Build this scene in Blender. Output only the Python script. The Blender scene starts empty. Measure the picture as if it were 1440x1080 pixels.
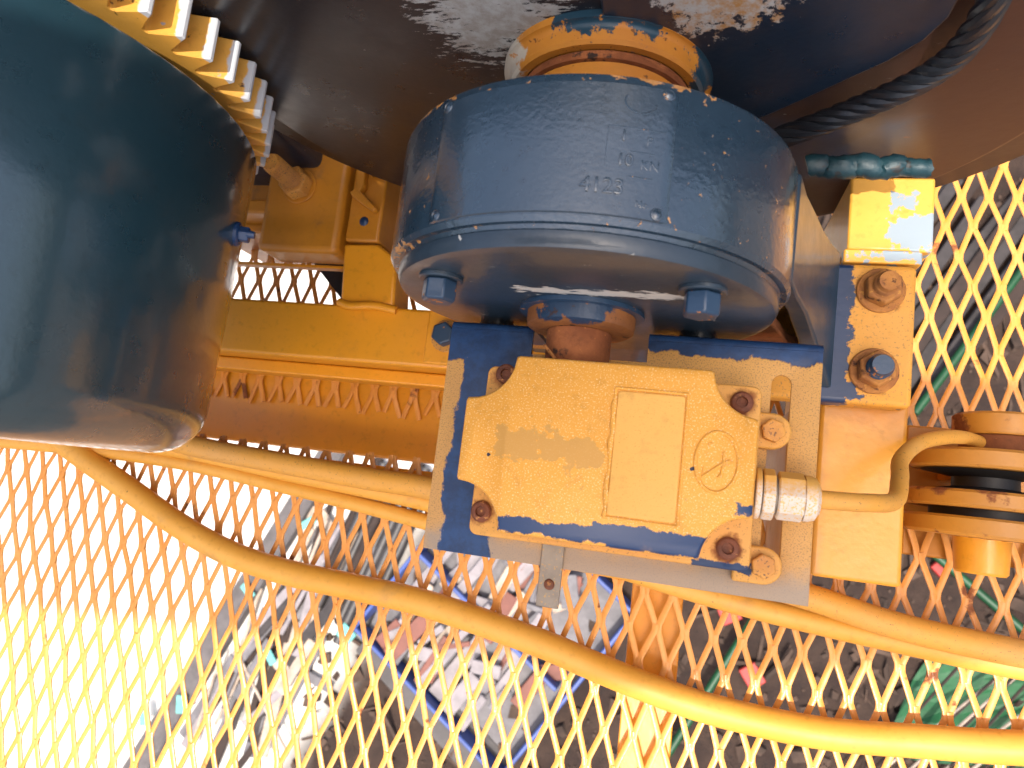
import bpy, bmesh, math, random
from math import sin, cos, pi, radians, sqrt
from mathutils import Vector, Matrix, Euler

S = bpy.context.scene
COL = S.collection
R = random.Random(7)

# ------------------------------------------------------------------ camera
cam_d = bpy.data.cameras.new('camera')
cam = bpy.data.objects.new('camera', cam_d)
COL.objects.link(cam)
cam.location = (1.2019, 0.1322, 1.0994)
cam.rotation_mode = 'XYZ'
cam.rotation_euler = (0.165476, 0.229913, 0.121502)
cam_d.sensor_fit = 'HORIZONTAL'
cam_d.sensor_width = 36.0
cam_d.lens = 36.0 * 1008.66 / 1440.0
cam_d.clip_start = 0.02
cam_d.clip_end = 1000
cam_d.dof.use_dof = True
cam_d.dof.focus_distance = 0.80
cam_d.dof.aperture_fstop = 8.0
S.camera = cam

# ------------------------------------------------------------------ light
SUN = Vector((0.12, -0.25, 1.0)).normalized()
world = bpy.data.worlds.new('World')
S.world = world
world.use_nodes = True
wn = world.node_tree.nodes
sky = wn.new('ShaderNodeTexSky')
sky.sky_type = 'NISHITA'
sky.sun_disc = False
sky.sun_elevation = math.asin(SUN.z)
sky.sun_rotation = math.atan2(SUN.x, SUN.y)
sky.air_density = 1.0
sky.dust_density = 7.5
sky.ozone_density = 1.0
wbg = wn['Background']
wbg.inputs['Strength'].default_value = 0.15
world.node_tree.links.new(sky.outputs[0], wbg.inputs['Color'])
sun_d = bpy.data.lights.new('sun', 'SUN')
sun_d.energy = 2.4
sun_d.angle = radians(0.5)
sun_d.color = (1.0, 0.95, 0.86)
sun = bpy.data.objects.new('sun', sun_d)
COL.objects.link(sun)
sun.rotation_euler = (-SUN).to_track_quat('-Z', 'Y').to_euler()
S.view_settings.view_transform = 'Standard'
S.view_settings.look = 'None'
S.view_settings.gamma = 1.0
S.view_settings.use_curve_mapping = False
S.view_settings.exposure = 0.98
S.render.engine = 'CYCLES'
S.cycles.use_denoising = True
S.cycles.max_bounces = 6
S.cycles.diffuse_bounces = 2
S.cycles.glossy_bounces = 3


# ------------------------------------------------------------------ helpers
class MB:
    def __init__(s):
        s.v = []
        s.f = []

    def add(s, vs, fs):
        o = len(s.v)
        s.v += [Vector(p) for p in vs]
        s.f += [tuple(i + o for i in q) for q in fs]
        return s

    def box(s, x0, x1, y0, y1, z0, z1, M=None):
        vs = [Vector((x, y, z)) for z in (z0, z1) for y in (y0, y1) for x in (x0, x1)]
        if M is not None:
            vs = [M @ p for p in vs]
        return s.add(vs, [(0, 2, 3, 1), (4, 5, 7, 6), (0, 1, 5, 4), (2, 6, 7, 3), (0, 4, 6, 2), (1, 3, 7, 5)])

    def lathe(s, o, ax, prof, n=48, a0=0.0, a1=2 * pi, closed=True):
        """prof: list of (radius, distance along ax)"""
        o = Vector(o)
        ax = Vector(ax).normalized()
        u = ax.orthogonal().normalized()
        w = ax.cross(u)
        full = abs(a1 - a0 - 2 * pi) < 1e-6
        m = n if full else n + 1
        vs, fs = [], []
        for (r, t) in prof:
            for k in range(m):
                a = a0 + (a1 - a0) * k / n
                vs.append(o + ax * t + (u * cos(a) + w * sin(a)) * max(r, 1e-5))
        P = len(prof)
        for i in range(P - 1):
            for k in range(n):
                k2 = (k + 1) % m
                fs.append((i * m + k, i * m + k2, (i + 1) * m + k2, (i + 1) * m + k))
        if full and closed:
            fs.append(tuple(reversed(range(m))))
            fs.append(tuple((P - 1) * m + k for k in range(m)))
        return s.add(vs, fs)

    def prism(s, pts, z0, z1, axis='z'):
        n = len(pts)
        if axis == 'z':
            f = lambda p, t: (p[0], p[1], t)
        elif axis == 'y':
            f = lambda p, t: (p[0], t, p[1])
        else:
            f = lambda p, t: (t, p[0], p[1])
        vs = [f(p, z0) for p in pts] + [f(p, z1) for p in pts]
        fs = [tuple(reversed(range(n))), tuple(range(n, 2 * n))]
        fs += [(i, (i + 1) % n, n + (i + 1) % n, n + i) for i in range(n)]
        return s.add(vs, fs)

    def tube(s, path, r, n=14, cap=True):
        path = [Vector(p) for p in path]
        rr = r if isinstance(r, (list, tuple)) else [r] * len(path)
        vs, fs = [], []
        ref = None
        for i, p in enumerate(path):
            t = (path[min(i + 1, len(path) - 1)] - path[max(i - 1, 0)]).normalized()
            if ref is None:
                ref = t.orthogonal().normalized()
            ref = (ref - t * ref.dot(t)).normalized()
            w = t.cross(ref)
            for k in range(n):
                a = 2 * pi * k / n
                vs.append(p + (ref * cos(a) + w * sin(a)) * rr[i])
        for i in range(len(path) - 1):
            for k in range(n):
                k2 = (k + 1) % n
                fs.append((i * n + k, i * n + k2, (i + 1) * n + k2, (i + 1) * n + k))
        if cap:
            fs.append(tuple(reversed(range(n))))
            fs.append(tuple((len(path) - 1) * n + k for k in range(n)))
        return s.add(vs, fs)

    def build(s, name, mat, parent=None, base=None, smooth=40, bevel=0.0, seg=2, tri=False, fix=True):
        me = bpy.data.meshes.new(name)
        if parent is not None:
            off = Vector(parent['_base'])
        elif base is not None:
            off = Vector(base)
        else:
            off = Vector((sum(p.x for p in s.v) / len(s.v), sum(p.y for p in s.v) / len(s.v), min(p.z for p in s.v)))
        me.from_pydata([p - off for p in s.v], [], s.f)
        if fix:
            bm = bmesh.new()
            bm.from_mesh(me)
            bmesh.ops.recalc_face_normals(bm, faces=bm.faces)
            bm.to_mesh(me)
            bm.free()
        me.materials.append(mat)
        if smooth:
            me.shade_smooth()
            me.set_sharp_from_angle(angle=radians(smooth))
        o = bpy.data.objects.new(name, me)
        COL.objects.link(o)
        if parent is not None:
            o.parent = parent
            o['_base'] = tuple(off)
        else:
            o.location = off
            o['_base'] = tuple(off)
        if bevel:
            m = o.modifiers.new('bevel', 'BEVEL')
            m.width = bevel
            m.segments = seg
            m.limit_method = 'ANGLE'
            m.angle_limit = radians(35)
            m.harden_normals = False
        return o


def tag(o, label, cat, group=None):
    o['label'] = label
    o['category'] = cat
    if group:
        o['group'] = group
    return o


def thing(name, label, cat, base, group=None):
    o = bpy.data.objects.new(name, None)
    o.empty_display_size = 0.05
    COL.objects.link(o)
    o.location = base
    o['_base'] = tuple(base)
    return tag(o, label, cat, group)


def structure(o):
    o['kind'] = 'structure'
    return o


def spline(pts, n=12):
    """Catmull-Rom through the points"""
    P = [Vector(p) for p in pts]
    P = [P[0] * 2 - P[1]] + P + [P[-1] * 2 - P[-2]]
    out = []
    for i in range(1, len(P) - 2):
        a, b, c, d = P[i - 1], P[i], P[i + 1], P[i + 2]
        for k in range(n):
            t = k / n
            out.append(0.5 * ((2 * b) + (c - a) * t + (2 * a - 5 * b + 4 * c - d) * t * t + (3 * b - a - 3 * c + d) * t ** 3))
    out.append(P[-2])
    return out


def curve_mesh(splines, depth, bevel=0.0, res=2):
    """flat filled outline with holes, extruded: returns verts, faces around z = 0"""
    cu = bpy.data.curves.new('tmp', 'CURVE')
    cu.dimensions = '2D'
    cu.fill_mode = 'BOTH'
    cu.extrude = max(depth / 2 - bevel, 1e-5)
    cu.bevel_depth = bevel
    cu.bevel_resolution = res
    cu.offset = -bevel
    for pts in splines:
        sp = cu.splines.new('POLY')
        sp.points.add(len(pts) - 1)
        for q, p in zip(sp.points, pts):
            q.co = (p[0], p[1], 0, 1)
        sp.use_cyclic_u = True
    return curve_to_mb(cu)


def curve_to_mb(cu):
    o = bpy.data.objects.new('tmp', cu)
    COL.objects.link(o)
    dg = bpy.context.evaluated_depsgraph_get()
    dg.update()
    me = bpy.data.meshes.new_from_object(o.evaluated_get(dg))
    bm = bmesh.new()
    bm.from_mesh(me)
    bmesh.ops.remove_doubles(bm, verts=bm.verts, dist=1e-6)
    bm.to_mesh(me)
    bm.free()
    mb = MB()
    mb.add([v.co.copy() for v in me.vertices], [tuple(p.vertices) for p in me.polygons])
    bpy.data.objects.remove(o)
    bpy.data.curves.remove(cu)
    bpy.data.meshes.remove(me)
    return mb


def text_mb(txt, size, depth):
    cu = bpy.data.curves.new('tmp', 'FONT')
    cu.body = txt
    cu.size = size
    cu.align_x = 'CENTER'
    cu.align_y = 'CENTER'
    cu.extrude = depth
    cu.bevel_depth = 0.00025
    cu.bevel_resolution = 1
    cu.resolution_u = 4
    return curve_to_mb(cu)


def arc(cx, cy, r, a0, a1, n=10):
    return [(cx + r * cos(radians(a0 + (a1 - a0) * k / n)), cy + r * sin(radians(a0 + (a1 - a0) * k / n))) for k in range(n + 1)]


# ------------------------------------------------------------------ materials
class NT:
    def __init__(s, name):
        s.m = bpy.data.materials.new(name)
        s.m.use_nodes = True
        s.t = s.m.node_tree
        s.b = s.t.nodes['Principled BSDF']
        s.pos = s.t.nodes.new('ShaderNodeNewGeometry').outputs['Position']

    def link(s, a, b):
        s.t.links.new(a, b)

    def put(s, sock, v):
        if isinstance(v, (int, float)):
            sock.default_value = v
        elif isinstance(v, (tuple, list, Vector)):
            v = tuple(v)
            if len(sock.default_value) == 4 and len(v) == 3:
                v = v + (1,)
            sock.default_value = v
        else:
            s.link(v, sock)

    def math(s, op, a, b=0.0, c=0.0, clamp=False):
        n = s.t.nodes.new('ShaderNodeMath')
        n.operation = op
        n.use_clamp = clamp
        s.put(n.inputs[0], a)
        s.put(n.inputs[1], b)
        s.put(n.inputs[2], c)
        return n.outputs[0]

    def vmath(s, op, a, b=(0, 0, 0)):
        n = s.t.nodes.new('ShaderNodeVectorMath')
        n.operation = op
        s.put(n.inputs[0], a)
        s.put(n.inputs[1], b)
        return n.outputs[0]

    def noise(s, scale, detail=4, rough=0.55, vec=None, off=(0, 0, 0), stretch=None, dist=0.0):
        n = s.t.nodes.new('ShaderNodeTexNoise')
        v = vec or s.pos
        if off != (0, 0, 0):
            v = s.vmath('ADD', v, off)
        if stretch:
            v = s.vmath('MULTIPLY', v, stretch)
        s.link(v, n.inputs['Vector'])
        n.inputs['Scale'].default_value = scale
        n.inputs['Detail'].default_value = detail
        n.inputs['Roughness'].default_value = rough
        n.inputs['Distortion'].default_value = dist
        return n.outputs['Fac']

    def ramp(s, v, lo, hi):
        n = s.t.nodes.new('ShaderNodeMapRange')
        n.interpolation_type = 'SMOOTHSTEP'
        s.put(n.inputs['Value'], v)
        n.inputs['From Min'].default_value = lo
        n.inputs['From Max'].default_value = hi
        return n.outputs['Result']

    def mix(s, f, a, b):
        n = s.t.nodes.new('ShaderNodeMix')
        n.data_type = 'RGBA'
        s.put(n.inputs[0], f)
        s.put(n.inputs[6], a)
        s.put(n.inputs[7], b)
        return n.outputs[2]

    def mixf(s, f, a, b):
        n = s.t.nodes.new('ShaderNodeMix')
        n.data_type = 'FLOAT'
        s.put(n.inputs[0], f)
        s.put(n.inputs[2], a)
        s.put(n.inputs[3], b)
        return n.outputs[0]

    def patch(s, c, h, feather):
        """1 inside a box, falling to -1 outside it over the feather length"""
        d = s.vmath('SUBTRACT', s.vmath('ABSOLUTE', s.vmath('SUBTRACT', s.pos, c)), h)
        sp = s.t.nodes.new('ShaderNodeSeparateXYZ')
        s.link(d, sp.inputs[0])
        m = s.math('MAXIMUM', s.math('MAXIMUM', sp.outputs[0], sp.outputs[1]), sp.outputs[2])
        v = s.math('MULTIPLY', m, -1.0 / feather)
        return s.math('MAXIMUM', s.math('MINIMUM', v, 1.0), -1.0)

    def ball(s, c, r, feather):
        n = s.t.nodes.new('ShaderNodeVectorMath')
        n.operation = 'DISTANCE'
        s.link(s.pos, n.inputs[0])
        n.inputs[1].default_value = c
        v = s.math('MULTIPLY', s.math('SUBTRACT', n.outputs['Value'], r), -1.0 / feather)
        return s.math('MAXIMUM', s.math('MINIMUM', v, 1.0), -1.0)


def paint(name, c1, c2, rough=0.45, coat=0.0, var=7.0, bump=0.25, bscale=140.0, layers=(), speckle=None,
          spec=0.5, broad=0.0, metal=0.0):
    """layers: dicts color, scale, thr or patches+amp, rough, depth, stretch
       speckle: (colour, scale, lo, hi)"""
    n = NT(name)
    v = n.noise(var, 5, 0.6)
    col = n.mix(n.ramp(v, 0.3, 0.7), c1, c2)
    fine = n.noise(90, 4, 0.65, off=(3.1, 1.7, 0.4))
    dk = tuple(x * 0.74 for x in c1)
    col = n.mix(n.math('MULTIPLY', n.ramp(fine, 0.52, 0.75), 0.55), col, dk)
    ro = n.math('MULTIPLY_ADD', n.noise(28, 4, 0.6, off=(5, 2, 1)), 0.25, rough - 0.12)
    if speckle:
        sc, ss, lo, hi = speckle
        col = n.mix(n.ramp(n.noise(ss, 2, 0.5, off=(9, 4, 2)), lo, hi), col, sc)
    h = n.math('MULTIPLY', n.noise(bscale, 3, 0.5, off=(1, 8, 3)), 0.6)
    h = n.math('ADD', h, n.math('MULTIPLY', n.noise(bscale * 0.18, 3, 0.5, off=(1, 2, 3)), 1.0 + broad))
    for i, L in enumerate(layers):
        nz = n.noise(L.get('scale', 40), L.get('detail', 6), L.get('nrough', 0.62), off=(i * 3.7 + 1.3, i * 1.9, i * 2.3), stretch=L.get('stretch'))
        if 'patches' in L:
            f = None
            for p in L['patches']:
                q = n.ball(*p[1:]) if p[0] == 'ball' else n.patch(*p)
                f = q if f is None else n.math('MAXIMUM', f, q)
            x = n.math('MULTIPLY_ADD', n.math('SUBTRACT', nz, 0.5), L.get('amp', 4.0), f)
            w = L.get('soft', 0.12)
            m = n.ramp(x, -w, w)
        else:
            m = n.ramp(nz, L['thr'], L['thr'] + L.get('soft', 0.02))
        if L.get('fac', 1) != 1:
            m = n.math('MULTIPLY', m, L['fac'])
        c = L['color']
        if 'color2' in L:
            c = n.mix(n.ramp(n.noise(60, 5, 0.7, off=(i, 2 * i, 7)), 0.35, 0.65), c, L['color2'])
        col = n.mix(m, col, c)
        if 'rough' in L:
            ro = n.mixf(m, ro, L['rough'])
        if L.get('depth'):
            h = n.math('ADD', h, n.math('MULTIPLY', m, L['depth']))
    bp = n.t.nodes.new('ShaderNodeBump')
    bp.inputs['Strength'].default_value = bump
    bp.inputs['Distance'].default_value = 0.0015
    n.link(h, bp.inputs['Height'])
    n.link(bp.outputs[0], n.b.inputs['Normal'])
    n.put(n.b.inputs['Base Color'], col)
    n.put(n.b.inputs['Roughness'], ro)
    n.b.inputs['Metallic'].default_value = metal
    n.b.inputs['Specular IOR Level'].default_value = spec
    n.b.inputs['Coat Weight'].default_value = coat
    n.b.inputs['Coat IOR'].default_value = 1.75 if coat > 0.5 else 1.5
    n.b.inputs['Coat Roughness'].default_value = 0.13
    n.link(bp.outputs[0], n.b.inputs['Coat Normal'])
    return n.m


YEL = (0.72, 0.285, 0.011)
YEL2 = (0.80, 0.31, 0.012)
FADE = (0.74, 0.325, 0.034)
FADE2 = (0.77, 0.355, 0.05)
BLU = (0.020, 0.040, 0.060)
BLU2 = (0.026, 0.050, 0.074)
NAVY = (0.010, 0.030, 0.085)
RUST = (0.16, 0.045, 0.012)
RUST2 = (0.30, 0.10, 0.03)
GREYW = (0.42, 0.43, 0.42)
rust_specks = dict(color=RUST, scale=75, thr=0.735, soft=0.03, rough=0.85, depth=-0.5)
dirt = dict(color=(0.30, 0.13, 0.03), scale=9, thr=0.58, soft=0.22, fac=0.45, rough=0.7)

M = {}
M['yellow'] = paint('yellow_paint', YEL, YEL2, 0.42, 0.15, layers=[dirt, rust_specks])
M['yellow_worn_shaded'] = paint('worn_shaded_yellow_paint', (0.56, 0.21, 0.010), (0.46, 0.17, 0.014), 0.45, 0.1, layers=[  # worn paint, base darkened to carry the shade under the drum
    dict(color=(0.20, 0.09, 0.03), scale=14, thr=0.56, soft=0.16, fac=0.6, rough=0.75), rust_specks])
M['mesh'] = paint('yellow_mesh_paint', (0.74, 0.285, 0.035), (0.79, 0.34, 0.075), 0.42, 0.1, layers=[
    dict(color=RUST, color2=RUST2, scale=11, thr=0.63, soft=0.05, rough=0.9),
    dict(color=RUST, scale=60, thr=0.70, soft=0.03, rough=0.9)])
M['hose'] = paint('yellow_hose_paint', (0.70, 0.32, 0.035), (0.75, 0.37, 0.06), 0.52, 0.0, bump=0.18, layers=[
    dict(color=(0.10, 0.05, 0.02), scale=95, thr=0.71, soft=0.03, rough=0.7),
    dict(color=(0.36, 0.20, 0.07), scale=12, thr=0.55, soft=0.2, fac=0.5)])
M['hose_dusty'] = paint('dusty_hose_paint', (0.70, 0.32, 0.04), (0.60, 0.30, 0.07), 0.6, 0, layers=[
    dict(color=(0.12, 0.08, 0.04), scale=350, thr=0.62, soft=0.06, rough=0.8)])
M['post'] = paint('post_yellow_paint', (0.75, 0.305, 0.016), (0.78, 0.345, 0.035), 0.38, 0.2, bump=0.3, broad=1.5, layers=[
    dict(color=(0.40, 0.15, 0.02), patches=[((1.345, 0.26, 0.2), (0.2, 0.018, 0.3), 0.02), ((1.350, 0.16, 0.2), (0.006, 0.12, 0.3), 0.01)],
         scale=25, amp=3.0, soft=0.8, fac=0.6), rust_specks])
M['foot'] = paint('foot_plate_paint', FADE, (0.66, 0.32, 0.06), 0.6, 0, speckle=((0.42, 0.20, 0.05), 320, 0.58, 0.7), layers=[
    dict(color=NAVY, patches=[((1.35, 0.345, 0.25), (0.018, 0.085, 0.04), 0.012), ((1.36, 0.278, 0.25), (0.022, 0.010, 0.04), 0.01),
                              ('ball', (1.394, 0.300, 0.25), 0.020, 0.008)],
         scale=60, amp=3.2, rough=0.35, depth=-0.8),
    dict(color=RUST, color2=(0.33, 0.13, 0.04), patches=[('ball', (1.397, 0.393, 0.25), 0.022, 0.012), ('ball', (1.394, 0.301, 0.25), 0.020, 0.010)],
         scale=70, amp=3.0, soft=0.5, rough=0.9, depth=-0.3),
    dict(color=(0.03, 0.05, 0.09), scale=42, thr=0.735, soft=0.015, detail=2, rough=0.5)])
M['blue'] = paint('blue_gloss_paint', BLU, BLU2, 0.36, 0.35, var=4, bump=0.35, bscale=110, broad=0.4, layers=[
    dict(color=(0.50, 0.24, 0.06), scale=38, thr=0.745, soft=0.012, rough=0.6, depth=-1),
    dict(color=(0.10, 0.13, 0.14), scale=6, thr=0.56, soft=0.25, fac=0.35)])
M['blue_can'] = paint('blue_cover_paint', (0.015, 0.046, 0.062), (0.020, 0.055, 0.073), 0.30, 0.9, var=3, bump=0.13, bscale=170, broad=0.05, layers=[
    dict(color=(0.45, 0.42, 0.28), scale=95, thr=0.80, soft=0.01, rough=0.6),
    dict(color=(0.05, 0.06, 0.06), scale=7, thr=0.58, soft=0.2, fac=0.4, rough=0.5)])
M['blue_body'] = paint('blue_housing_paint', (0.018, 0.040, 0.064), (0.025, 0.051, 0.080), 0.27, 0.9, var=5, bump=0.45, bscale=190, broad=0.1, layers=[
    dict(color=(0.62, 0.30, 0.10), color2=(0.45, 0.20, 0.05),
         patches=[((1.165, 0.439, 0.60), (0.040, 0.002, 0.03), 0.007), ((0.965, 0.438, 0.56), (0.030, 0.003, 0.06), 0.007),
                  ((0.95, 0.323, 0.53), (0.03, 0.0, 0.03), 0.006)], scale=110, amp=6.0, rough=0.6, depth=-1),
    dict(color=(0.45, 0.33, 0.10), scale=110, thr=0.81, soft=0.015, rough=0.6),
    dict(color=(0.10, 0.13, 0.15), scale=9, thr=0.55, soft=0.25, fac=0.3, rough=0.5)])
M['blue_plate'] = paint('blue_plate_paint', (0.018, 0.040, 0.064), (0.024, 0.050, 0.078), 0.25, 0.9, var=5, bump=0.22, bscale=240, broad=0.0, layers=[
    dict(color=(0.45, 0.33, 0.10), scale=110, thr=0.79, soft=0.015, rough=0.6)])
M['blue_cap'] = paint('blue_cap_paint', (0.018, 0.034, 0.052), (0.026, 0.044, 0.064), 0.36, 0.4, var=6, bump=0.3, layers=[
    dict(color=(0.55, 0.53, 0.48), patches=[((1.13, 0.300, 0.50), (0.085, 0.02, 0.008), 0.012)], scale=55, amp=4.5, stretch=(1, 1, 3.5), rough=0.7, depth=-0.6),
    dict(color=(0.55, 0.26, 0.07), scale=44, thr=0.74, soft=0.015, rough=0.6, depth=-1)])
M['navy'] = paint('navy_paint', NAVY, (0.014, 0.052, 0.15), 0.4, 0.2, layers=[dirt])
M['bolt_blue'] = paint('blue_bolt_paint', (0.016, 0.048, 0.10), (0.018, 0.045, 0.085), 0.38, 0.2, bscale=220, layers=[
    dict(color=RUST2, color2=(0.5, 0.2, 0.05), scale=70, thr=0.62, soft=0.03, rough=0.8, depth=-1)])
M['collar'] = paint('rusty_collar_paint', (0.30, 0.11, 0.028), (0.17, 0.06, 0.02), 0.6, 0.0, var=25, bump=0.6, bscale=240, layers=[
    dict(color=(0.016, 0.040, 0.080), patches=[((1.085, 0.29, 0.50), (0.05, 0.02, 0.028), 0.015)], scale=55, amp=4.0, rough=0.4),
    dict(color=(0.05, 0.02, 0.01), scale=60, thr=0.6, soft=0.06)])
M['rust'] = paint('rusty_steel', RUST, RUST2, 0.85, 0, var=30, bump=0.8, bscale=260, layers=[
    dict(color=(0.03, 0.015, 0.01), scale=45, thr=0.58, soft=0.08), dict(color=(0.45, 0.17, 0.04), scale=160, thr=0.64, soft=0.06)])
M['rust_bolt'] = paint('rusty_yellow_bolt', (0.30, 0.11, 0.03), (0.48, 0.20, 0.04), 0.75, 0, var=40, bump=0.9, bscale=300, layers=[
    dict(color=(0.07, 0.022, 0.008), scale=80, thr=0.56, soft=0.1), dict(color=(0.62, 0.30, 0.06), scale=110, thr=0.60, soft=0.08)])
M['yellow_bolt'] = paint('oversprayed_bolt', (0.66, 0.30, 0.05), (0.50, 0.20, 0.04), 0.6, 0, var=40, bump=0.6, bscale=300, speckle=((0.18, 0.08, 0.03), 420, 0.58, 0.7), layers=[rust_specks])
M['screw'] = paint('rusty_screw', (0.20, 0.055, 0.018), (0.10, 0.03, 0.012), 0.7, 0, var=60, bump=0.8, bscale=350, layers=[
    dict(color=(0.45, 0.19, 0.05), scale=150, thr=0.6, soft=0.08)])
M['lid'] = paint('limit_switch_lid_paint', FADE, FADE2, 0.6, 0.0, bump=0.16, bscale=300, speckle=((0.88, 0.60, 0.28), 700, 0.55, 0.72), layers=[
    dict(color=(0.55, 0.28, 0.06), patches=[((1.085, 0.168, 0.48), (0.045, 0.010, 0.02), 0.012)], scale=45, amp=5.0, soft=0.08, fac=0.85, depth=-1.8),
    dict(color=(0.011, 0.036, 0.105), patches=[((1.095, 0.0965, 0.48), (0.048, 0.0060, 0.02), 0.006), ((1.178, 0.0985, 0.48), (0.046, 0.0090, 0.02), 0.006), ((1.252, 0.134, 0.48), (0.009, 0.006, 0.02), 0.007)],
         scale=38, amp=3.2, nrough=0.7, rough=0.35, depth=-1.2),
    dict(color=(0.02, 0.02, 0.04), scale=62, thr=0.765, soft=0.012, detail=2, rough=0.5),
    dict(color=(0.62, 0.33, 0.07), scale=16, thr=0.56, soft=0.2, fac=0.4)])
M['lid_label'] = paint('limit_switch_plate_paint', (0.76, 0.38, 0.075), (0.79, 0.41, 0.09), 0.65, 0, bump=0.3, bscale=330, speckle=((0.60, 0.30, 0.05), 600, 0.58, 0.74))
M['boxbase'] = paint('limit_switch_base_paint', (0.68, 0.33, 0.06), (0.62, 0.29, 0.06), 0.6, 0, speckle=((0.30, 0.14, 0.04), 600, 0.6, 0.72), layers=[
    dict(color=RUST, color2=RUST2, patches=[('ball', (1.0285, 0.2345, 0.441), 0.012, 0.007), ('ball', (1.2455, 0.2265, 0.441), 0.012, 0.007), ('ball', (1.0205, 0.103, 0.441), 0.012, 0.007), ('ball', (1.243, 0.099, 0.441), 0.012, 0.006)], scale=90, amp=3.0, soft=0.5, rough=0.9),
    dict(color=NAVY, patches=[((1.24, 0.082, 0.43), (0.025, 0.004, 0.03), 0.006), ((1.0, 0.1, 0.43), (0.006, 0.03, 0.03), 0.006)], scale=60, amp=3.5, depth=-0.8), rust_specks])
M['gasket'] = paint('pale_gasket', (0.62, 0.52, 0.44), (0.7, 0.6, 0.5), 0.6, 0, layers=[rust_specks])
M['bracket'] = paint('bracket_paint', (0.60, 0.31, 0.07), (0.52, 0.27, 0.08), 0.65, 0, bump=0.35, speckle=((0.26, 0.14, 0.05), 720, 0.50, 0.72), layers=[
    dict(color=(0.27, 0.23, 0.19), patches=[((1.15, 0.06, 0.40), (0.20, 0.020, 0.05), 0.02)], scale=30, amp=2.0, soft=0.7, fac=0.75),
    dict(color=NAVY, color2=(0.014, 0.05, 0.14),
         patches=[((0.9965, 0.17, 0.40), (0.028, 0.13, 0.05), 0.010), ((1.15, 0.296, 0.38), (0.2, 0.022, 0.06), 0.010), ((0.99, 0.28, 0.40), (0.05, 0.03, 0.06), 0.01)],
         scale=34, amp=3.0, nrough=0.7, stretch=(1, 0.6, 1), rough=0.4, depth=-1.0)])
M['steel'] = paint('grimy_steel', (0.30, 0.25, 0.19), (0.22, 0.18, 0.14), 0.5, 0, metal=0.3, var=25, bump=0.5, bscale=300, speckle=((0.45, 0.27, 0.10), 380, 0.6, 0.7))
M['gland'] = paint('oversprayed_gland', (0.72, 0.62, 0.52), (0.66, 0.56, 0.46), 0.75, 0, speckle=((0.74, 0.46, 0.17), 520, 0.50, 0.64), bscale=300, layers=[
    dict(color=(0.70, 0.36, 0.07), patches=[((1.29, 0.176, 0.45), (0.1, 0.020, 0.1), 0.012)], scale=60, amp=2.2, soft=0.6)])
M['drum'] = paint('dark_drum_paint', (0.016, 0.015, 0.018), (0.010, 0.016, 0.026), 0.30, 0.0, spec=0.32, var=3.0, bump=0.2, bscale=90, layers=[
    dict(color=(0.060, 0.022, 0.014), patches=[((1.46, 0.55, 0.30), (0.16, 0.05, 0.30), 0.12)], scale=5, amp=1.4, soft=0.7, fac=0.85, rough=0.42),
    dict(color=(0.010, 0.028, 0.060), patches=[((1.33, 0.55, 0.27), (0.07, 0.05, 0.07), 0.03)], scale=14, amp=1.8, soft=0.5, fac=0.9, rough=0.3),
    dict(color=(0.30, 0.13, 0.05), scale=26, thr=0.68, soft=0.06, fac=0.5, rough=0.6),
    dict(color=GREYW, color2=(0.30, 0.28, 0.25), patches=[((0.78, 0.55, 0.60), (0.045, 0.05, 0.008), 0.03), ((0.84, 0.55, 0.66), (0.03, 0.05, 0.006), 0.03), ('ball', (1.00, 0.545, 0.53), 0.06, 0.05)],
         scale=42, amp=5.2, nrough=0.78, rough=0.7, depth=-0.4, stretch=(1.0, 1.0, 3.2))])
M['drum_plate'] = paint('dark_blue_drum_paint', (0.007, 0.017, 0.034), (0.010, 0.024, 0.046), 0.3, 0.1, var=4, bump=0.2, layers=[
    dict(color=(0.045, 0.035, 0.035), scale=4, thr=0.5, soft=0.2, fac=0.7),
    dict(color=GREYW, color2=(0.40, 0.20, 0.06), patches=[('ball', (1.20, 0.52, 0.56), 0.055, 0.03)], scale=50, amp=5.0, nrough=0.75, rough=0.7),
    dict(color=(0.42, 0.20, 0.06), patches=[((1.33, 0.52, 0.37), (0.05, 0.05, 0.012), 0.02)], scale=40, amp=4.0, rough=0.6)])
M['hub'] = paint('worn_hub_paint', (0.56, 0.23, 0.022), (0.44, 0.16, 0.018), 0.6, 0, var=12, bump=0.5, layers=[
    dict(color=(0.16, 0.06, 0.015), scale=120, thr=0.63, soft=0.04, rough=0.8),
    dict(color=(0.50, 0.47, 0.40), patches=[((0.99, 0.545, 0.50), (0.03, 0.03, 0.09), 0.03)], scale=40, amp=3.5, nrough=0.7),
    dict(color=(0.012, 0.045, 0.075), patches=[((1.03, 0.47, 0.5), (0.03, 0.03, 0.06), 0.02), ((1.10, 0.546, 0.55), (0.05, 0.012, 0.08), 0.015), ((1.19, 0.535, 0.47), (0.012, 0.02, 0.05), 0.015)], scale=45, amp=4.5, nrough=0.72, rough=0.4)])
M['gear'] = gear_m = paint('gear_paint', (0.74, 0.36, 0.05), (0.78, 0.42, 0.09), 0.5, 0, layers=[
    dict(color=(0.30, 0.33, 0.38), scale=22, thr=0.63, soft=0.04, rough=0.35),
    dict(color=(0.07, 0.025, 0.01), scale=40, thr=0.64, soft=0.06, rough=0.7)])
_n = NT.__new__(NT)
_n.m, _n.t, _n.b = gear_m, gear_m.node_tree, gear_m.node_tree.nodes['Principled BSDF']
_n.pos = _n.t.nodes.new('ShaderNodeNewGeometry').outputs['Position']
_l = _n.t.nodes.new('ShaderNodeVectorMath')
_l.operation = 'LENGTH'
_n.link(_n.vmath('MULTIPLY', _n.vmath('SUBTRACT', _n.pos, (0.413, 0.0, 0.533)), (1, 0, 1)), _l.inputs[0])
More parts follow.
